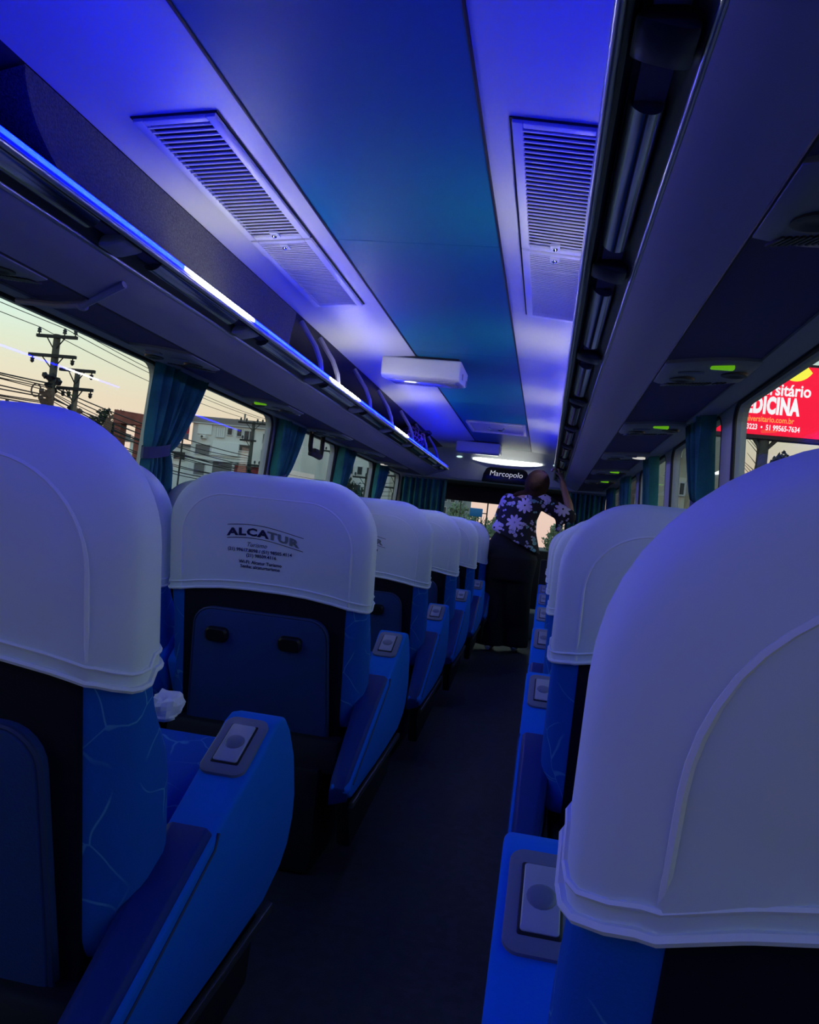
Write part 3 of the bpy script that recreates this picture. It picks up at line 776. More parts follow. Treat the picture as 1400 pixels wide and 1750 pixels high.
    if printed:
        T = -.0085
        def put(body, size, cx_, s_, m, off=0, shear=0, wave=True, nm='printed_line', sp=1.0, sy=1.0):
            vs, fs = text_geo(body, size, offset=off, shear=shear, spacing=sp, res=2)
            def bend(x): return (.016*cos(x/.105*1.35+.55) - .006) if wave else 0
            mb = MB(); mb.add([bk(cx_+v.x, s_+v.y*sy+bend(cx_+v.x+.0), T) for v in vs], fs); mb.build(nm, m, cv, world=False, smooth=False, recalc=False)
        s0 = S_HEM + .158
        put('ALCA', .044, -.052, s0, m_inknavy, .0022, nm='printed_logo', sp=1.12, sy=.66)
        put('TUR', .044, .052, s0, m_inkgrey, .0022, nm='printed_logo', sp=1.12, sy=.66)
        mb = MB()
        for dz in (.030, -.008):
            n = 24; a = []; b_ = []
            for i in range(n+1):
                x = -.113 + .225*i/n; y = s0+dz + .016*cos(x/.105*1.35+.55)-.006
                a.append(bk(x, y, T)); b_.append(bk(x, y+.0018, T))
            mb.loft([a, b_], cap=False, closed=False)
        mb.build('printed_banner_line', m_inknavy, cv, world=False, smooth=False, recalc=False)
        put('Turismo', .018, -.025, s0-.022, m_inknavy, 0, .35, False)
        put('(21) 99617.8098 / (51) 98505.4114', .0135, -.015, s0-.038, m_inknavy, .0003, 0, False)
        put('(21) 98509.4116', .0135, -.01, s0-.052, m_inknavy, .0003, 0, False)
        put('Wi-Fi: Alcatur Turismo', .0135, -.012, s0-.072, m_inknavy, .0003, 0, False)
        put('Senha: alcaturturismo', .0135, -.012, s0-.085, m_inknavy, .0003, 0, False)
    return root
S_HEM = .410; LEAN = radians(11)
seat1 = build_seat('coach_seat', 1, False)
LEAN = radians(19); HEM_DIP = .055; CORNER = .165; SLEN = .708; S_HEM = .438
seatR1 = build_seat('coach_seat', -1, False)
S_HEM = .388; LEAN = radians(12); HEM_DIP = .034; CORNER = .16; SLEN = .712
seatA = build_seat('coach_seat', 1, True)
seatW = build_seat('coach_seat', 0, False)
seatR = build_seat('coach_seat', -1, False)
rows_left = [0.88, 2.16, 3.31, 4.44, 5.63, 6.76]
rows_right = [0.52, 1.73, 2.83, 3.89, 4.95, 6.01]
rw = ['nearest', 'second', 'third', 'fourth', 'fifth', 'sixth']
usedp = set()
def put_seat(proto, x, y, label, group):
    o = proto if proto.name not in usedp else copy_tree(proto)
    usedp.add(proto.name)
    o.location = (x, y, 0); tag(o, label, 'seat', group)
    return o
XA, XWn, XR = -.47-HWID, -.47-3*HWID-.028, .0445+HWID
for i, y in enumerate(rows_left):
    lab = {1: 'blue aisle seat whose white cover shows the full ALCATUR print, second on the left'}.get(i, 'blue reclining aisle seat in a white cover, %s row left of the aisle' % rw[i])
    put_seat(seatA if i else seat1, XA, y, lab, 'left aisle seats')
for i, y in enumerate(rows_left):
    put_seat(seatW, XWn, y-(.0 if i else 0), 'blue window seat in a white cover by the left windows, %s row' % rw[i], 'left window seats')
for i, y in enumerate(rows_right):
    put_seat(seatR if i else seatR1, XR, y, 'blue single seat in a white cover right of the aisle, %s row' % rw[i], 'right single seats')

# crumpled white paper on the nearest left seat
tp = thing('paper_napkin', 'crumpled white paper napkin on the cushion of the nearest left seat', 'napkin', (-.73, 1.53, .555))
mb = MB(); mb.ellipsoid((-.73, 1.53, .575), (.036, .042, .030), 20, 14); no = mb.build('crumpled_sheet', m_white, tp, angle=12)
for v in no.data.vertices:
    d = mnoise.noise(Vector(v.co)*40)*.4 + mnoise.noise(Vector(v.co)*95)*.25; v.co *= 1+d
mb = MB(); mb.add([(-.745, 1.515, .59), (-.715, 1.525, .605), (-.71, 1.545, .59), (-.735, 1.545, .575), (-.722, 1.535, .607)], [(0,1,2,3), (1,4,2), (0,4,1)]); mb.build('folded_corner', m_white, tp, smooth=False)

# ------------------------------------------------------------------ woman standing in the aisle
def flower_mat():
    m = mat('floral_blouse', (0.006, 0.006, 0.015), .8); t = m.node_tree; b = t.nodes['Principled BSDF']
    c = N(t, 'ShaderNodeTexCoord'); sp = N(t, 'ShaderNodeSeparateXYZ'); t.links.new(c.outputs['Object'], sp.inputs[0])
    cb = N(t, 'ShaderNodeCombineXYZ'); t.links.new(sp.outputs['X'], cb.inputs[0]); t.links.new(sp.outputs['Z'], cb.inputs[1])
    base = (0.006, 0.006, 0.015, 1); last = None
    def mth(op, a, b_=None, c_=None):
        n = N(t, 'ShaderNodeMath', operation=op)
        for i, q in enumerate((a, b_, c_)):
            if q is None: continue
            if isinstance(q, (int, float)): n.inputs[i].default_value = q
            else: t.links.new(q, n.inputs[i])
        return n.outputs[0]
    def layer(scale, petals, R, inner, colA, colB, prev, keep, rnd):
        v = N(t, 'ShaderNodeTexVoronoi', voronoi_dimensions='2D'); v.inputs['Scale'].default_value = scale; v.inputs['Randomness'].default_value = rnd
        t.links.new(cb.outputs[0], v.inputs['Vector'])
        ms = N(t, 'ShaderNodeVectorMath', operation='SUBTRACT'); t.links.new(cb.outputs[0], ms.inputs[0]); t.links.new(v.outputs['Position'], ms.inputs[1])
        s2 = N(t, 'ShaderNodeSeparateXYZ'); t.links.new(ms.outputs[0], s2.inputs[0])
        ang = mth('ARCTAN2', s2.outputs[1], s2.outputs[0])
        s3 = N(t, 'ShaderNodeSeparateColor'); t.links.new(v.outputs['Color'], s3.inputs[0])
        ph = mth('MULTIPLY', s3.outputs[0], 6.28)
        pet = mth('ABSOLUTE', mth('COSINE', mth('MULTIPLY_ADD', ang, petals/2.0, ph)))
        rad = mth('MULTIPLY', mth('MULTIPLY_ADD', pet, 1-inner, inner), R)
        mask = mth('LESS_THAN', v.outputs['Distance'], rad)
        mask = mth('MULTIPLY', mask, mth('GREATER_THAN', s3.outputs[2], 1-keep))
        # dark heart lines between petals
        mask = mth('MULTIPLY', mask, mth('GREATER_THAN', v.outputs['Distance'], R*.12))
        cm = N(t, 'ShaderNodeMix', data_type='RGBA'); cm.inputs[6].default_value = (*colA, 1); cm.inputs[7].default_value = (*colB, 1)
        t.links.new(mth('GREATER_THAN', s3.outputs[1], .72), cm.inputs[0])
        mx = N(t, 'ShaderNodeMix', data_type='RGBA')
        if prev is None: mx.inputs[6].default_value = base
        else: t.links.new(prev, mx.inputs[6])
        t.links.new(cm.outputs[2], mx.inputs[7]); t.links.new(mask, mx.inputs[0]); return mx.outputs[2]
    l0 = layer(21, 2, .36, .10, (.40, .37, .56), (.18, .36, .40), None, .5, 1.0)
    l1 = layer(12, 2, .40, .10, (.44, .40, .60), (.18, .38, .42), l0, .5, 1.0)
    l2 = layer(5.8, 9, .42, .50, (.56, .50, .72), (.48, .44, .70), l1, .50, .7)
    t.links.new(l2, b.inputs['Base Color'])
    return m
m_skin = mat('skin', (0.42, 0.24, 0.17), .55); m_hair = mat('brown_hair', (0.045, 0.024, 0.012), .8, spec=.1, bump=.6, bscale=120)
m_trouser = mat('black_trousers', (0.006, 0.006, 0.010), .85); m_shoe = mat('white_shoe', (.55, .55, .58), .5)
pw = thing('person', 'person in floral blouse and wide black trousers reaching up to the right rack', 'person', (-.27, 7.0, 0))
def seg(mb, pts, rs, fl=1.0, n=14):
    mb.tube(pts, rs, n, True, fl)
    for p, r in ((pts[0], rs[0]), (pts[-1], rs[-1])): mb.ellipsoid(p, (r*.97,)*3, 12, 8)
body = MB()
# head, neck
body.ellipsoid((-.105, 7.10, 1.475), (.074, .092, .108), 20, 14, rot=(radians(-12), 0, radians(-10)))
body.ellipsoid((-.10, 7.16, 1.44), (.052, .06, .062), 14, 10)            # jaw
body.ellipsoid((-.092, 7.205, 1.468), (.012, .02, .02), 8, 6)            # nose
for sx_ in (-1, 1): body.ellipsoid((-.105+sx_*.074, 7.105, 1.468), (.012, .02, .03), 8, 6)   # ears
seg(body, [(-.17, 7.06, 1.32), (-.14, 7.08, 1.38), (-.118, 7.095, 1.43)], [.06, .052, .05])
# trunk core under the clothes
seg(body, [(-.28, 6.93, .90), (-.265, 6.95, 1.08), (-.215, 7.02, 1.27)], [.14, .12, .12], .75)
# right arm, raised to the rack rail: shoulder, elbow, wrist
seg(body, [(-.035, 7.04, 1.345), (.09, 7.05, 1.27), (.205, 7.06, 1.205)], [.050, .044, .038])
seg(body, [(.205, 7.06, 1.205), (.175, 7.08, 1.33), (.115, 7.11, 1.48), (.095, 7.12, 1.54)], [.038, .037, .028, .024])
body.tube([(.095, 7.12, 1.53), (.085, 7.115, 1.575), (.07, 7.11, 1.61)], [.024, .034, .030], 12, True, .62)
for i, (dy, L) in enumerate(((-.036, .060), (-.013, .070), (.010, .068), (.032, .054))):
    b0 = Vector((.068, 7.11+dy, 1.612))
    body.tube([b0, b0+Vector((-.016, 0, .026)), b0+Vector((-.036, 0, .034)), b0+Vector((-.036-L*.5, 0, .018)), b0+Vector((-.04-L*.5, 0, -.004))], [.0105, .0105, .010, .0095, .008], 8)
body.tube([(.088, 7.085, 1.565), (.066, 7.062, 1.585), (.043, 7.058, 1.598), (.025, 7.062, 1.605)], [.013, .012, .0105, .009], 8)
# left arm, forward in front of the body
seg(body, [(-.375, 7.04, 1.30), (-.40, 7.16, 1.17), (-.375, 7.26, 1.08)], [.05, .044, .038])
seg(body, [(-.375, 7.26, 1.08), (-.34, 7.38, 1.07), (-.32, 7.48, 1.08)], [.038, .033, .026])
body.tube([(-.32, 7.47, 1.08), (-.315, 7.53, 1.075), (-.31, 7.56, 1.07)], [.026, .034, .03], 12, True, .6)
for i, dx in enumerate((-.034, -.012, .010, .030)):
    b0 = Vector((-.31+dx, 7.56, 1.07)); body.tube([b0, b0+Vector((0, .03, .004)), b0+Vector((0, .055, -.008)), b0+Vector((0, .064, -.026))], [.0105, .010, .009, .008], 8)
body.tube([(-.285, 7.51, 1.075), (-.262, 7.535, 1.07), (-.25, 7.565, 1.06)], [.013, .011, .009], 8)
# legs and feet
for x0, x1, yf in ((-.375, -.375, 6.95), (-.185, -.165, 7.05)):
    seg(body, [(x0, 6.93, .86), (x0, 6.98, .48), (x1, yf, .09)], [.10, .06, .038])
    body.tube([(x1, yf-.05, .045), (x1, yf+.08, .04), (x1, yf+.16, .03)], [.035, .04, .025], 10)
remesh_obj(body, 'body', m_skin, pw, .0075, 3)
# blouse
bl = MB()
rings = []
for (x, y, z, rx, ry, tl) in ((-.245, 6.92, .955, .222, .185, -.42), (-.255, 6.925, 1.02, .205, .172, -.32), (-.26, 6.94, 1.09, .180, .150, -.15), (-.255, 6.96, 1.16, .172, .138, 0), (-.235, 6.99, 1.24, .18, .132, .05), (-.212, 7.02, 1.31, .178, .12, .08), (-.195, 7.04, 1.355, .15, .10, .10), (-.175, 7.055, 1.385, .085, .07, .1)):
    rings.append([(x+rx*cos(a)*(1 if cos(a) > 0 else 1.0), y+ry*sin(a), z + tl*rx*cos(a)*-1*(-1)) for a in [2*pi*k/28 for k in range(28)]])
bl.loft(rings)
seg(bl, [(-.06, 7.03, 1.335), (.07, 7.045, 1.275), (.185, 7.06, 1.225)], [.075, .074, .070])
bl.tube([(.07, 7.045, 1.27), (.115, 7.05, 1.18), (.105, 7.05, 1.085)], [.07, .068, .045], 12, True, .55)     # loose cuff hanging
seg(bl, [(-.345, 7.03, 1.305), (-.395, 7.15, 1.18), (-.375, 7.25, 1.09)], [.075, .068, .058])
bo = remesh_obj(bl, 'blouse', flower_mat(), pw, .010, 5)
# trousers
tr = MB(); rings = []
for (x, y, z, rx, ry, tl) in ((-.262, 6.93, 1.01, .15, .12, -.3), (-.27, 6.92, .91, .205, .165, -.15), (-.275, 6.915, .82, .235, .185, 0), (-.28, 6.93, .72, .228, .175, 0), (-.28, 6.945, .62, .215, .16, 0)):
    rings.append([(x+rx*cos(a), y+ry*sin(a), z + tl*rx*cos(a)) for a in [2*pi*k/28 for k in range(28)]])
tr.loft(rings)
for x0, x1, yf in ((-.375, -.385, 6.95), (-.185, -.175, 7.04)):
    seg(tr, [(x0, 6.94, .74), (x0, 6.965, .48), (x1, yf, .22)], [.125, .122, .12])
    tr.tube([(x1, yf, .26), (x1, yf, .045)], [.12, .128], 18)
remesh_obj(tr, 'trousers', m_trouser, pw, .012, 4)
for x1, yf in ((-.385, 6.95), (-.165, 7.05)):
    mb = MB(); mb.tube([(x1, yf-.135, .028), (x1, yf-.07, .045), (x1, yf+.06, .045), (x1, yf+.17, .03)], [.018, .034, .038, .02], 12, True, .8); mb.build('shoe', m_shoe, pw)
# hair: cap over the skull, gathered to the left of the neck
hb = MB(); hb.ellipsoid((-.108, 7.075, 1.490), (.100, .108, .116), 20, 14, rot=(radians(-12), 0, 0)); hb.ellipsoid((-.118, 7.025, 1.42), (.088, .062, .090), 14, 10); hb.ellipsoid((-.14, 6.985, 1.435), (.05, .045, .05), 14, 10)
hb.tube([(-.15, 7.02, 1.42), (-.21, 7.0, 1.385), (-.27, 6.99, 1.375), (-.315, 6.985, 1.36)], [.05, .034, .028, .012], 12)
hb.tube([(-.115, 7.03, 1.46), (-.125, 7.01, 1.40), (-.14, 6.995, 1.35)], [.085, .080, .05], 16, True, .6)
hr = remesh_obj(hb, 'hair', m_hair, pw, .010, 3)
m_strand = mat('hair_strands', (0.075, 0.040, 0.018), .7, spec=.15)
mb = MB(); rn = random.Random(11)
for i in range(46):
    a0 = -1.9 + 3.8*i/45; pts = []
    for k in range(9):
        q = k/8.0; t = .10 + 2.15*q
        px_ = sin(a0)*sin(t)*.104; py_ = -cos(a0)*sin(t)*.112; pz_ = cos(t)*.120
        pts.append((-.108+px_ - q*q*.02, 7.072+py_*1.05 - q*.004, 1.492+pz_ - q*q*.015 + rn.uniform(-.001, .001)))
    mb.tube(pts, [.002, .0045, .005, .005, .005, .005, .0045, .004, .002], 5)
mb.build('hair_strands', m_strand, hr)
mb = MB(); mb.ellipsoid((-.135, 6.955, 1.452), (.050, .040, .046), 16, 12)
for i in range(7):
    mb.tube([(-.135+.051*cos(a_)*cos(i*.45), 6.955+.041*sin(a_)-.002, 1.452+.047*cos(a_)*sin(i*.45)) for a_ in [pi+pi*k/10 for k in range(11)]], .005, 5)
mb.build('hair_bun', m_hair, hr)

# ------------------------------------------------------------------ outside
GZ = -1.5
m_ground = mat('asphalt', (.06, .06, .065), .9, var=.3, vscale=.5)
mb = MB(); mb.box((-160, -80, GZ-.1), (160, 260, GZ)); tag(mb.build('ground', m_ground, smooth=False), 'grey street ground outside the bus', kind='structure')
m_pole = mat('concrete_pole', (.10, .10, .085), .85, var=.3, vscale=3); m_wire = mat('wire_black', (.012, .011, .012), .7)
m_arm = mat('crossarm_dark', (.03, .028, .025), .8); m_ins = mat('insulator', (.035, .03, .03), .4)
def pole(x, y, top, arms, label, clutter=True, r=.17, cl0=.42):
    p = thing('utility_pole', label, 'pole', (x, y, GZ), group='street utility poles')
    mb = MB(); mb.tube([(x, y, GZ), (x, y, top)], [r*1.25, r*.8], 12); mb.build('post', m_pole, p)
    for (dz, x0, x1, ins) in arms:
        mb = MB(); mb.box((x+x0, y-.2, top+dz-.07), (x+x1, y-.06, top+dz+.07)); a = mb.build('crossarm', m_arm, p, smooth=False)
        mb = MB()
        for q in ((x0*.45), (x1*.45)): mb.tube([(x+q, y-.13, top+dz-.05), (x, y-.1, top+dz-.65)], .028, 6)
        mb.build('brace', m_arm, a)
        for q, up in ins:
            mb = MB(); zz = top+dz; sg_ = 1 if up else -1
            mb.loft([[(x+q+rr*cos(2*pi*i/8), y-.13+rr*sin(2*pi*i/8), zz+sg_*d) for i in range(8)] for rr, d in ((.03, .05), (.03, .14), (.10, .16), (.07, .26), (.10, .28), (.04, .38))]); mb.build('insulator', m_ins, a)
    if clutter:
        mb = MB(); rnd = random.Random(int(x*10)); z0 = GZ+(top-GZ)*cl0
        for i in range(26):
            a = rnd.random()*6.28; zz = z0+rnd.random()*1.9-.6; R = .22+rnd.random()*.18
            mb.box((x+R*cos(a)-.09, y+R*sin(a)-.09, zz-.12), (x+R*cos(a)+.09, y+R*sin(a)+.09, zz+.12), rot=(rnd.random(), rnd.random(), a))
        mb.build('junction_boxes', m_wire, p, smooth=False)
        mb = MB(); mb.tube([(x-.62+.24*cos(2*pi*i/16), y-.2, z0+.55+.30*sin(2*pi*i/16)) for i in range(18)], .035, 6); mb.build('cable_coil', m_wire, p)
    return p
pole(-23.1, 33, 7.98, [(-.12, -.95, 1.10, [(-.85, 1), (.45, 1), (1.0, 1)]), (-1.02, -1.25, 1.15, [(-1.05, 0), (1.0, 0)])], 'tall concrete utility pole with two crossarms outside the nearest left window', r=.19, cl0=.66)
pole(-22.25, 33.6, 6.55, [(-.08, -.85, .95, [(.8, 0)]), (-.95, -.9, .95, [(.85, 0), (-.55, 0), (-.25, 0)])], 'shorter concrete utility pole beside the tall one', cl0=.62, r=.15)
pole(-24.6, 62, 8.1, [(-.15, -1.3, 1.35, [(-1.1, 1), (-.6, 1), (.35, 1), (.8, 1), (1.2, 1)]), (-1.6, -1.0, .4, [(-.8, 1), (-.4, 1)]), (-3.6, -.1, 1.4, [(.5, 1), (.9, 1), (1.3, 1)])], 'utility pole in front of the white building', cl0=.45)
pole(-20.4, 72, 7.4, [(-.3, -.9, .9, [(-.7, 1), (.7, 1)])], 'utility pole in front of the cream apartment block', clutter=False)
pole(-14.6, 62, 4.6, [(-.2, -1.1, 1.1, [(-.9, 1), (0, 1), (.9, 1)])], 'small far utility pole seen past the third curtain', clutter=False, r=.12)
pole(-13.0, 66, 5.2, [(-.2, -.8, .8, [(-.6, 1), (.6, 1)]), (-1.2, -.8, .8, [])], 'far utility pole next to the drawn front curtain', clutter=False, r=.12)
def wire(a, b, sag, r=.018, label='thin black overhead power wire crossing the left windows', grp='overhead wires'):
    a = Vector(a); b = Vector(b)
    mb = MB(); mb.tube([a.lerp(b, i/20) + Vector((0, 0, -4*sag*(i/20)*(1-i/20))) for i in range(21)], r, 5)
    tag(mb.build('power_wire', m_wire), label, 'wire', grp)
for (dx, z) in ((-.85, 8.25), (.45, 8.25), (1.0, 8.25)):
    wire((-23.1+dx, 32.9, z), (-24.6+dx*1.2, 61.9, 8.35), .35)
    wire((-22.0+dx, 2, 8.6), (-23.1+dx, 32.9, z), .35)
rw_ = random.Random(3)
for i in range(13):
    z = 4.05 + 1.6*i/12 + rw_.uniform(-.08, .08)
    wire((-22.0+rw_.uniform(-.4, .4), 2, z+.4), (-23.0, 32.9, z), .4+rw_.uniform(-.1, .5), .02+.012*rw_.random(), 'dark telephone cable in the bundle left of the tall pole', 'cable bundle left of the pole')
for i in range(14):
    z = 3.95 + 1.6*i/13 + rw_.uniform(-.08, .08)
    wire((-22.9, 33, z), (-24.6, 62, 3.2+2.0*i/13), .5+rw_.uniform(-.2, .5), .02+.014*rw_.random(), 'dark telephone cable in the bundle right of the tall pole', 'cable bundle right of the pole')
for i in range(7):
    z = 2.6+2.0*i/6
    wire((-24.6, 62, z), (-13.2, 66, 2.2+2.2*i/6), .3+rw_.uniform(0, .4), .02, 'grey cable running on past the white building', 'cables past the white building')

m_wht = mat('painted_wall_white', (.82, .82, .78), .85, var=.12, vscale=.6); m_cream = mat('painted_wall_cream', (.75, .70, .58), .85, var=.12, vscale=.5)
m_band = mat('roof_band', (.26, .23, .22), .85); m_win = mat('far_window_dark', (.035, .04, .045), .25); m_wfr = mat('far_window_frame', (.62, .63, .62), .7)
m_board = mat('white_board', (.85, .87, .85), .8); m_red = mat('red_paint', (.45, .02, .05), .6); m_brick = mat('brick_red', (.34, .10, .075), .85, var=.4, vscale=2)
m_shut = mat('roller_shutter', (.17, .16, .16), .7); m_purp = mat('purple_panel', (.09, .08, .16), .7)
m_leaf = mat('foliage', (.035, .055, .03), .85, var=.5, vscale=2); m_trunk = mat('tree_trunk', (.05, .038, .03), .9)
m_leaf2 = mat('foliage_light', (.26, .34, .20), .85, var=.4, vscale=2)
def facade_win(b, x0, x1, z0, z1, y, kind='w', dv=0):
    mb = MB(); f = .07
    for lo, hi in (((x0-f, y-.07, z0-f), (x0, y, z1+f)), ((x1, y-.07, z0-f), (x1+f, y, z1+f)), ((x0, y-.07, z1), (x1, y, z1+f)), ((x0, y-.12, z0-f), (x1, y, z0))): mb.box(lo, hi)
    for i in range(dv): 
        xm = x0+(x1-x0)*(i+1)/(dv+1); mb.box((xm-.03, y-.06, z0), (xm+.03, y, z1))
    w_ = mb.build('window', m_wfr, b, smooth=False)
    mb = MB(); mb.box((x0, y-.02, z0), (x1, y-.005, z1)); mb.build('pane', {'w': m_win, 's': m_shut, 'b': m_board}[kind], w_, smooth=False)
YA = 66.0
bA = thing('building', 'white two-storey building with a dark roof band behind the wires', 'building', (-27, YA+4, GZ))
mb = MB(); mb.box((-31.85, YA, GZ), (-21.5, YA+9, 8.1)); mb.build('walls', m_wht, bA, smooth=False)
mb = MB(); mb.box((-31.95, YA-.15, 8.05), (-21.4, YA+9.1, 8.62)); rb = mb.build('roof_band', m_band, bA, smooth=False)
mb = MB(); mb.box((-32.0, YA-.25, 7.98), (-21.4, YA, 8.06)); mb.build('cornice', m_wfr, rb, smooth=False)
mb = MB(); mb.tube([(-27.5, YA+1, 8.6), (-27.5, YA+1, 9.3)], .09, 8); mb.box((-28.2, YA+.8, 8.6), (-28.0, YA+1, 8.75)); mb.build('chimney', m_band, rb)
mb = MB(); mb.box((-31.31, YA-.12, 7.05), (-30.0, YA, 7.93)); mb.build('sign_board', m_board, bA, smooth=False)
mb = MB(); mb.box((-29.78, YA-.1, 5.3), (-27.3, YA, 6.5)); mb.build('sign_board', m_board, bA, smooth=False)
facade_win(bA, -29.56, -28.82, 6.94, 7.8, YA, 'b', 3); facade_win(bA, -28.51, -28.1, 7.21, 7.78, YA); facade_win(bA, -27.62, -27.2, 7.15, 7.75, YA)
facade_win(bA, -26.93, -26.02, 6.87, 7.67, YA, 'w', 1); facade_win(bA, -25.18, -24.2, 6.75, 7.55, YA, 'w', 2); facade_win(bA, -31.36, -30.0, 5.27, 6.1, YA, 's')
facade_win(bA, -27.26, -26.2, 5.91, 6.41, YA); facade_win(bA, -29.56, -27.75, 2.0, 4.71, YA, 's'); facade_win(bA, -25.2, -24.3, 5.4, 6.1, YA)
facade_win(bA, -31.3, -30.3, 3.4, 4.4, YA, 's'); facade_win(bA, -26.9, -25.9, 3.3, 4.4, YA)
for x_, z_ in ((-30.95, 6.65), (-24.5, 6.2)):
    mb = MB(); mb.box((x_, YA-.35, z_), (x_+.55, YA, z_+.30)); ac = mb.build('air_conditioner', m_wht, bA, bevel=.03)
    mb = MB(); mb.tube([(x_+.2, YA-.37, z_+.15), (x_+.2, YA-.34, z_+.15)], .11, 12); mb.build('fan_grille', m_win, ac)
bA2 = thing('building', 'low white annex left of the white building, half behind the curtain', 'building', (-34, YA+4, GZ))
mb = MB(); mb.box((-38, YA+.5, GZ), (-31.9, YA+8, 5.9)); mb.build('walls', m_wht, bA2, smooth=False)
mb = MB(); mb.box((-38.1, YA+.3, 5.8), (-31.88, YA+8, 6.05)); mb.build('roof_band', m_band, bA2, smooth=False)
facade_win(bA2, -33.6, -32.5, 4.6, 5.3, YA+.5); facade_win(bA2, -35.4, -34.2, 4.6, 5.3, YA+.5)
sgn = thing('street_sign', 'dark red vertical sign with white marks beside the first curtain', 'sign', (-32.4, YA-.6, GZ))
mb = MB(); mb.box((-32.95, YA-.7, 6.9), (-31.9, YA-.5, 8.6)); pn = mb.build('sign_face', m_red, sgn, smooth=False)
mb = MB(); mb.box((-32.95, YA-.7, 6.4), (-31.9, YA-.5, 6.88)); mb.build('lower_panel', m_purp, sgn, smooth=False)
mb = MB(); mb.box((-32.35, YA-.72, 8.0), (-32.27, YA-.7, 8.4)); mb.box((-32.35, YA-.72, 7.05), (-32.27, YA-.7, 7.35)); mb.box((-32.66, YA-.72, 7.45), (-32.60, YA-.7, 8.0)); mb.box((-32.62, YA-.72, 7.70), (-32.36, YA-.7, 7.78), rot=(0, .6, 0)); mb.build('white_marks', m_board, pn, smooth=False)
mb = MB(); mb.tube([(-32.4, YA-.6, GZ), (-32.4, YA-.6, 6.4)], .08, 8); mb.build('sign_post', m_arm, sgn)
rs = thing('red_kiosk', 'low red kiosk wall at the foot of the utility pole', 'kiosk', (-25.4, 63.4, GZ))
mb = MB(); mb.box((-26.2, 62.8, GZ), (-23.4, 64, 4.4)); mb.build('walls', mat('kiosk_red', (.36, .05, .06), .6), rs, smooth=False)
mb = MB(); mb.box((-26.3, 62.6, 4.4), (-23.3, 64.1, 4.5)); mb.build('roof_edge', m_band, rs, smooth=False)
# cream apartment block
YBk = 80.0
bB = thing('building', 'cream apartment block with rows of small windows past the second curtain', 'building', (-22, YBk+5, GZ))
mb = MB(); mb.box((-30.5, YBk, GZ), (-21.4, YBk+9, 9.6)); mb.box((-21.4, YBk+.6, GZ), (-18.2, YBk+9, 8.9)); mb.build('walls', m_wht, bB, smooth=False)
mb = MB(); mb.box((-30.7, YBk-.2, 9.5), (-21.3, YBk+9, 9.9)); mb.box((-21.4, YBk+.4, 8.85), (-18.1, YBk+9, 9.2)); mb.build('roof_band', m_band, bB, smooth=False)
rr_ = random.Random(5)
for r_ in range(4):
    for c_ in range(8):
        x_ = -30.0+1.1*c_; z_ = 1.9+1.95*r_
        facade_win(bB, x_, x_+(.45 if (r_+c_) % 3 else .75), z_, z_+(.7 if (c_+r_) % 2 else 1.0), YBk, 'w' if rr_.random() > .25 else 's')
    for c_ in range(3): facade_win(bB, -21.0+1.0*c_, -20.5+1.0*c_, 1.9+1.9*r_, 2.7+1.9*r_, YBk+.6)
bC = thing('building', 'plain beige building past the third curtain', 'building', (-16, 95, GZ))
mb = MB(); mb.box((-23.5, 92, GZ), (-16.5, 100, 8.2)); mb.build('walls', m_cream, bC, smooth=False)
mb = MB(); mb.box((-23.6, 91.8, 8.2), (-16.4, 100, 8.5)); mb.build('roof_band', m_wfr, bC, smooth=False)
for c_ in range(3): facade_win(bC, -22.8+2.2*c_, -21.9+2.2*c_, 6.6, 7.3, 92, 's')
for c_ in range(3): facade_win(bC, -22.8+2.2*c_, -21.9+2.2*c_, 3.6, 4.5, 92, 's')
# low roofs left of the poles
bD = thing('building', 'low dark roof with small vents left of the tall pole', 'building', (-38, 52, GZ))
mb = MB(); mb.box((-46, 50, GZ), (-33.6, 58, 5.2)); mb.build('walls', m_cream, bD, smooth=False)
mb = MB(); mb.prism([(-46.3, 5.15), (-33.3, 5.15), (-33.3, 5.75), (-46.3, 6.35)], lambda u, v, d: (u, d, v), 49.7, 58.3); rf = mb.build('roof', m_band, bD, smooth=False)
for x_ in (-44.4, -42.8, -40.9, -39.0):
    mb = MB(); mb.box((x_, 50.2, 5.9), (x_+.7, 50.9, 6.55)); mb.tube([(x_+.3, 50.5, 6.5), (x_+.3, 50.5, 6.8)], .12, 8); mb.build('roof_vent', m_arm, rf, smooth=False)
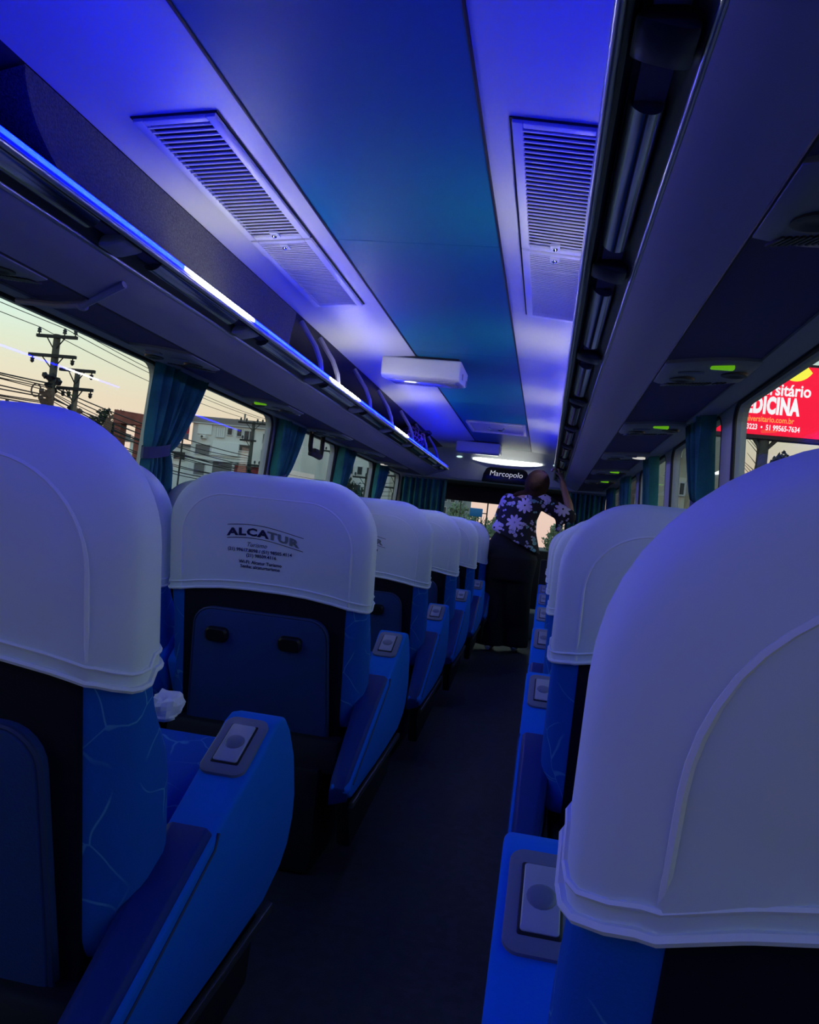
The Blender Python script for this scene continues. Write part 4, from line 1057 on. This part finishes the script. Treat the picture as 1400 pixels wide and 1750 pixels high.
# brick-red portal
ar = thing('portal_arch', 'brick-red square portal standing left of the first curtain', 'arch', (-25.8, 45, GZ))
for x0, x1 in ((-26.72, -26.3), (-25.32, -24.85)):
    mb = MB(); mb.box((x0, 44.7, GZ), (x1, 45.4, 5.35)); mb.build('pier', m_brick, ar, smooth=False)
mb = MB(); mb.prism([(-26.78, 5.28), (-24.8, 5.28), (-24.8, 5.95), (-26.78, 6.1)], lambda u, v, d: (u, d, v), 44.6, 45.5); mb.build('lintel', m_brick, ar, smooth=False)
def tree(x, y, h, rad, label, m=None, trunk_h=None, n=700, leaf=.22, flat=1.0, grp='street trees', seed=1):
    t = thing('tree', label, 'tree', (x, y, GZ), group=grp); rn = random.Random(seed)
    mb = MB(); mb.tube([(x, y, GZ), (x+.1, y, GZ+(h-GZ)*.5), (x, y, h-rad*.5)], [.16, .12, .05], 8)
    for i in range(5):
        a = rn.random()*6.28; mb.tube([(x, y, h-rad*1.2), (x+rad*.6*cos(a), y+rad*.6*sin(a), h-rad*.5)], [.06, .02], 6)
    mb.build('trunk', m_trunk, t)
    mb = MB()
    blobs = [(rn.uniform(-.6, .6)*rad, rn.uniform(-.6, .6)*rad, rn.uniform(-.7, .6)*rad*flat) for _ in range(8)]
    for i in range(n):
        bx, by, bz = rn.choice(blobs); d = Vector((rn.gauss(0, 1), rn.gauss(0, 1), rn.gauss(0, 1))).normalized()*rad*.45*rn.random()**.4
        c = Vector((x+bx, y+by, h-rad*flat+bz)) + d
        e = Euler((rn.random()*6, rn.random()*6, rn.random()*6)).to_matrix(); L = leaf*(.6+.8*rn.random())
        mb.add([c+e@Vector(q)*L for q in ((-.5, 0, 0), (0, -.28, .05), (.5, 0, 0), (0, .28, .05))], [(0,1,2,3)])
    f = mb.build('crown', m or m_leaf, t, smooth=False, recalc=False); f['kind'] = 'stuff'
tree(-28.5, 47, 6.5, 1.2, 'dark rounded tree standing left of the brick-red portal', seed=2, n=900, leaf=.3)
tree(-17.2, 68, 5.0, 2.2, 'dark shrub-like tree past the third curtain on the left', seed=4, n=600, leaf=.4)

# ---- ahead, through the windscreen
bE = thing('building', 'grey tower block seen at the left of the windscreen', 'building', (-16, 150, GZ))
mb = MB(); mb.box((-22, 150, GZ), (-15.4, 160, 9)); mb.build('walls', mat('tower_grey', (.25, .29, .30), .8, var=.3, vscale=.4), bE, smooth=False)
for r_ in range(3):
    for c_ in range(4): facade_win(bE, -21.4+1.5*c_, -20.6+1.5*c_, 1.5+2.4*r_, 2.8+2.4*r_, 150)
bF = thing('building', 'pale distant building right of centre in the windscreen', 'building', (-8, 150, GZ))
mb = MB(); mb.box((-9.5, 150, GZ), (-6.3, 160, 5.2)); mb.build('walls', m_wht, bF, smooth=False)
facade_win(bF, -8.9, -8.2, 2.5, 3.6, 150); facade_win(bF, -7.6, -6.9, 2.5, 3.6, 150)
for i, (x_, y_, h_, r_) in enumerate(((-12.5, 110, 5.3, 2.6), (-9.4, 115, 4.7, 2.4), (-6.6, 120, 4.3, 2.2), (-4.0, 118, 3.8, 2.0), (-18.2, 112, 5.0, 2.4), (1.2, 120, 3.6, 2.2), (4.5, 122, 5.0, 2.8))):
    tree(x_, y_, h_, r_, 'pale green roadside tree in the windscreen, %s from the left' % ['second', 'third', 'fourth', 'fifth', 'first', 'sixth', 'seventh'][i], m_leaf2, seed=20+i, n=900, leaf=.5, grp='trees ahead')
bs = thing('road_sign', 'blue road sign ahead in the windscreen', 'sign', (-7.1, 80, GZ))
mb = MB(); mb.box((-7.75, 79.9, 2.6), (-6.45, 80, 3.45)); mb.build('sign_face', mat('road_sign_blue', (.01, .16, .42), .5), bs, bevel=.05)
mb = MB(); mb.tube([(-6.0, 80.1, GZ), (-6.0, 80.1, 4.6)], .07, 8); mb.tube([(-6.0, 80.1, 3.0), (-7.6, 80.1, 3.0)], .05, 8); mb.build('sign_mast', m_arm, bs)
for i, x_ in enumerate((-9.3, -4.6)):
    pole(x_, 85, 6.0, [(-.3, -.7, .7, [])], 'slim street pole ahead, %s of the blue road sign' % ('left', 'right')[i], clutter=False, r=.07)
# ---- right side: advertising screen
ad = thing('billboard', 'glowing red advertising screen on posts outside the nearest right window', 'billboard', (8.3, 30, GZ))
m_scr = emis('screen_red', (1.0, .0, .035), 1.0); m_scrw = emis('screen_white', (1, .93, .95), 1.0); m_scry = emis('screen_yellow', (1, .85, .06), 1.0); m_scro = emis('screen_orange', (1, .35, .08), 1.0)
BX0, BX1, BZ0, BZ1 = 4.9, 10.6, 5.62, 8.16
mb = MB(); mb.box((BX0-.1, 30.02, BZ0-.14), (BX1+.1, 30.5, BZ1+.1)); fr_ = mb.build('screen_case', mat('billboard_frame', (.05, .02, .025), .6), ad, smooth=False)
mb = MB(); mb.box((BX0, 30.0, BZ0), (BX1, 30.03, BZ1)); scn = mb.build('screen', m_scr, ad, smooth=False)
def btext(body, size, x, z, m, off, al='RIGHT', sxx=1.0, szz=1.0, sp=1.0):
    vs, fs = text_geo(body, size, offset=off, align=al, spacing=sp)
    mb = MB(); mb.add([(x+v.x*sxx, 29.985, z+v.y*szz) for v in vs], fs); mb.build('screen_text', m, scn, smooth=False, recalc=False)
btext('Universit\u00e1rio', .60, 8.76, 7.08, m_scrw, .014, sxx=.80)
btext('MEDICINA', .80, 8.40, 6.42, m_scrw, .048, sxx=.53, sp=1.10)
btext('www.universitario.com.br', .29, 8.28, 6.09, m_scro, .004, sxx=.74)
btext('(51) 3226-3223  \u2022  51 99565-7634', .27, 8.50, 5.80, m_scrw, .006, sxx=.70)
mb = MB(); a_ = []; b_ = []
for i in range(17):
    t = pi*(1.19+.62*i/16); a_.append((8.18+.68*cos(t), 29.985, 8.42+.78*sin(t)-.02)); b_.append((8.18+.46*cos(t), 29.985, 8.42+.44*sin(t)+.0))
mb.loft([a_, b_], cap=False, closed=False); mb.build('screen_arc', m_scry, scn, smooth=False, recalc=False)
mb = MB(); mb.tube([(7.4, 30.3, GZ), (7.4, 30.3, 5.5)], .2, 12); mb.build('support_column', m_pole, ad)
mb = MB(); mb.tube([(7.05, 30.2, 5.5), (7.4, 30.3, 5.0), (7.8, 30.2, 5.5)], .08, 6); mb.build('support_brace', m_pole, ad)
bt = thing('bare_tree', 'thin leafless tree below the left end of the red screen', 'tree', (6.8, 28, GZ))
mb = MB(); mb.tube([(6.55, 28, GZ), (6.6, 28, 3.4), (6.75, 28, 5.1)], [.09, .05, .012], 6)
rn = random.Random(9)
for i in range(16):
    z_ = 3.0+1.9*i/16; a = rn.choice((-1, 1)); L = .15+.3*rn.random(); mb.tube([(6.6+(z_-3.4)*.09, 28, z_), (6.6+(z_-3.4)*.09+a*L, 28+rn.uniform(-.2, .2), z_+L*.9)], [.016, .006], 5)
mb.build('branches', m_trunk, bt)
tree(7.75, 29, 4.95, .35, 'small dark shrub top beside the screen support', seed=31, n=160, leaf=.16)
bG = thing('building', 'pale rendered building behind the right curtains', 'building', (6.4, 38, GZ))
mb = MB(); mb.box((5.35, 36, GZ), (7.3, 44, 9.5)); mb.build('walls', mat('pale_render', (.50, .47, .36), .9), bG, smooth=False)
mb = MB(); mb.box((5.1, 35.7, GZ), (5.75, 36, 4.35)); mb.box((5.1, 35.6, 5.2), (5.45, 36, 6.6)); an = mb.build('annex', m_cream, bG, smooth=False)
facade_win(bG, 5.5, 5.68, 3.6, 4.1, 35.7)
bH = thing('building', 'brown plastered house seen between the right curtains', 'building', (5, 50, GZ))
mb = MB(); mb.box((4.4, 48, GZ), (7.6, 56, 8)); mb.build('walls', mat('brown_plaster', (.26, .19, .16), .9, var=.2, vscale=1.5), bH, smooth=False)
facade_win(bH, 5.0, 5.8, 3.4, 4.6, 48)

for o in bpy.data.objects:
    if '_w' in o: del o['_w']
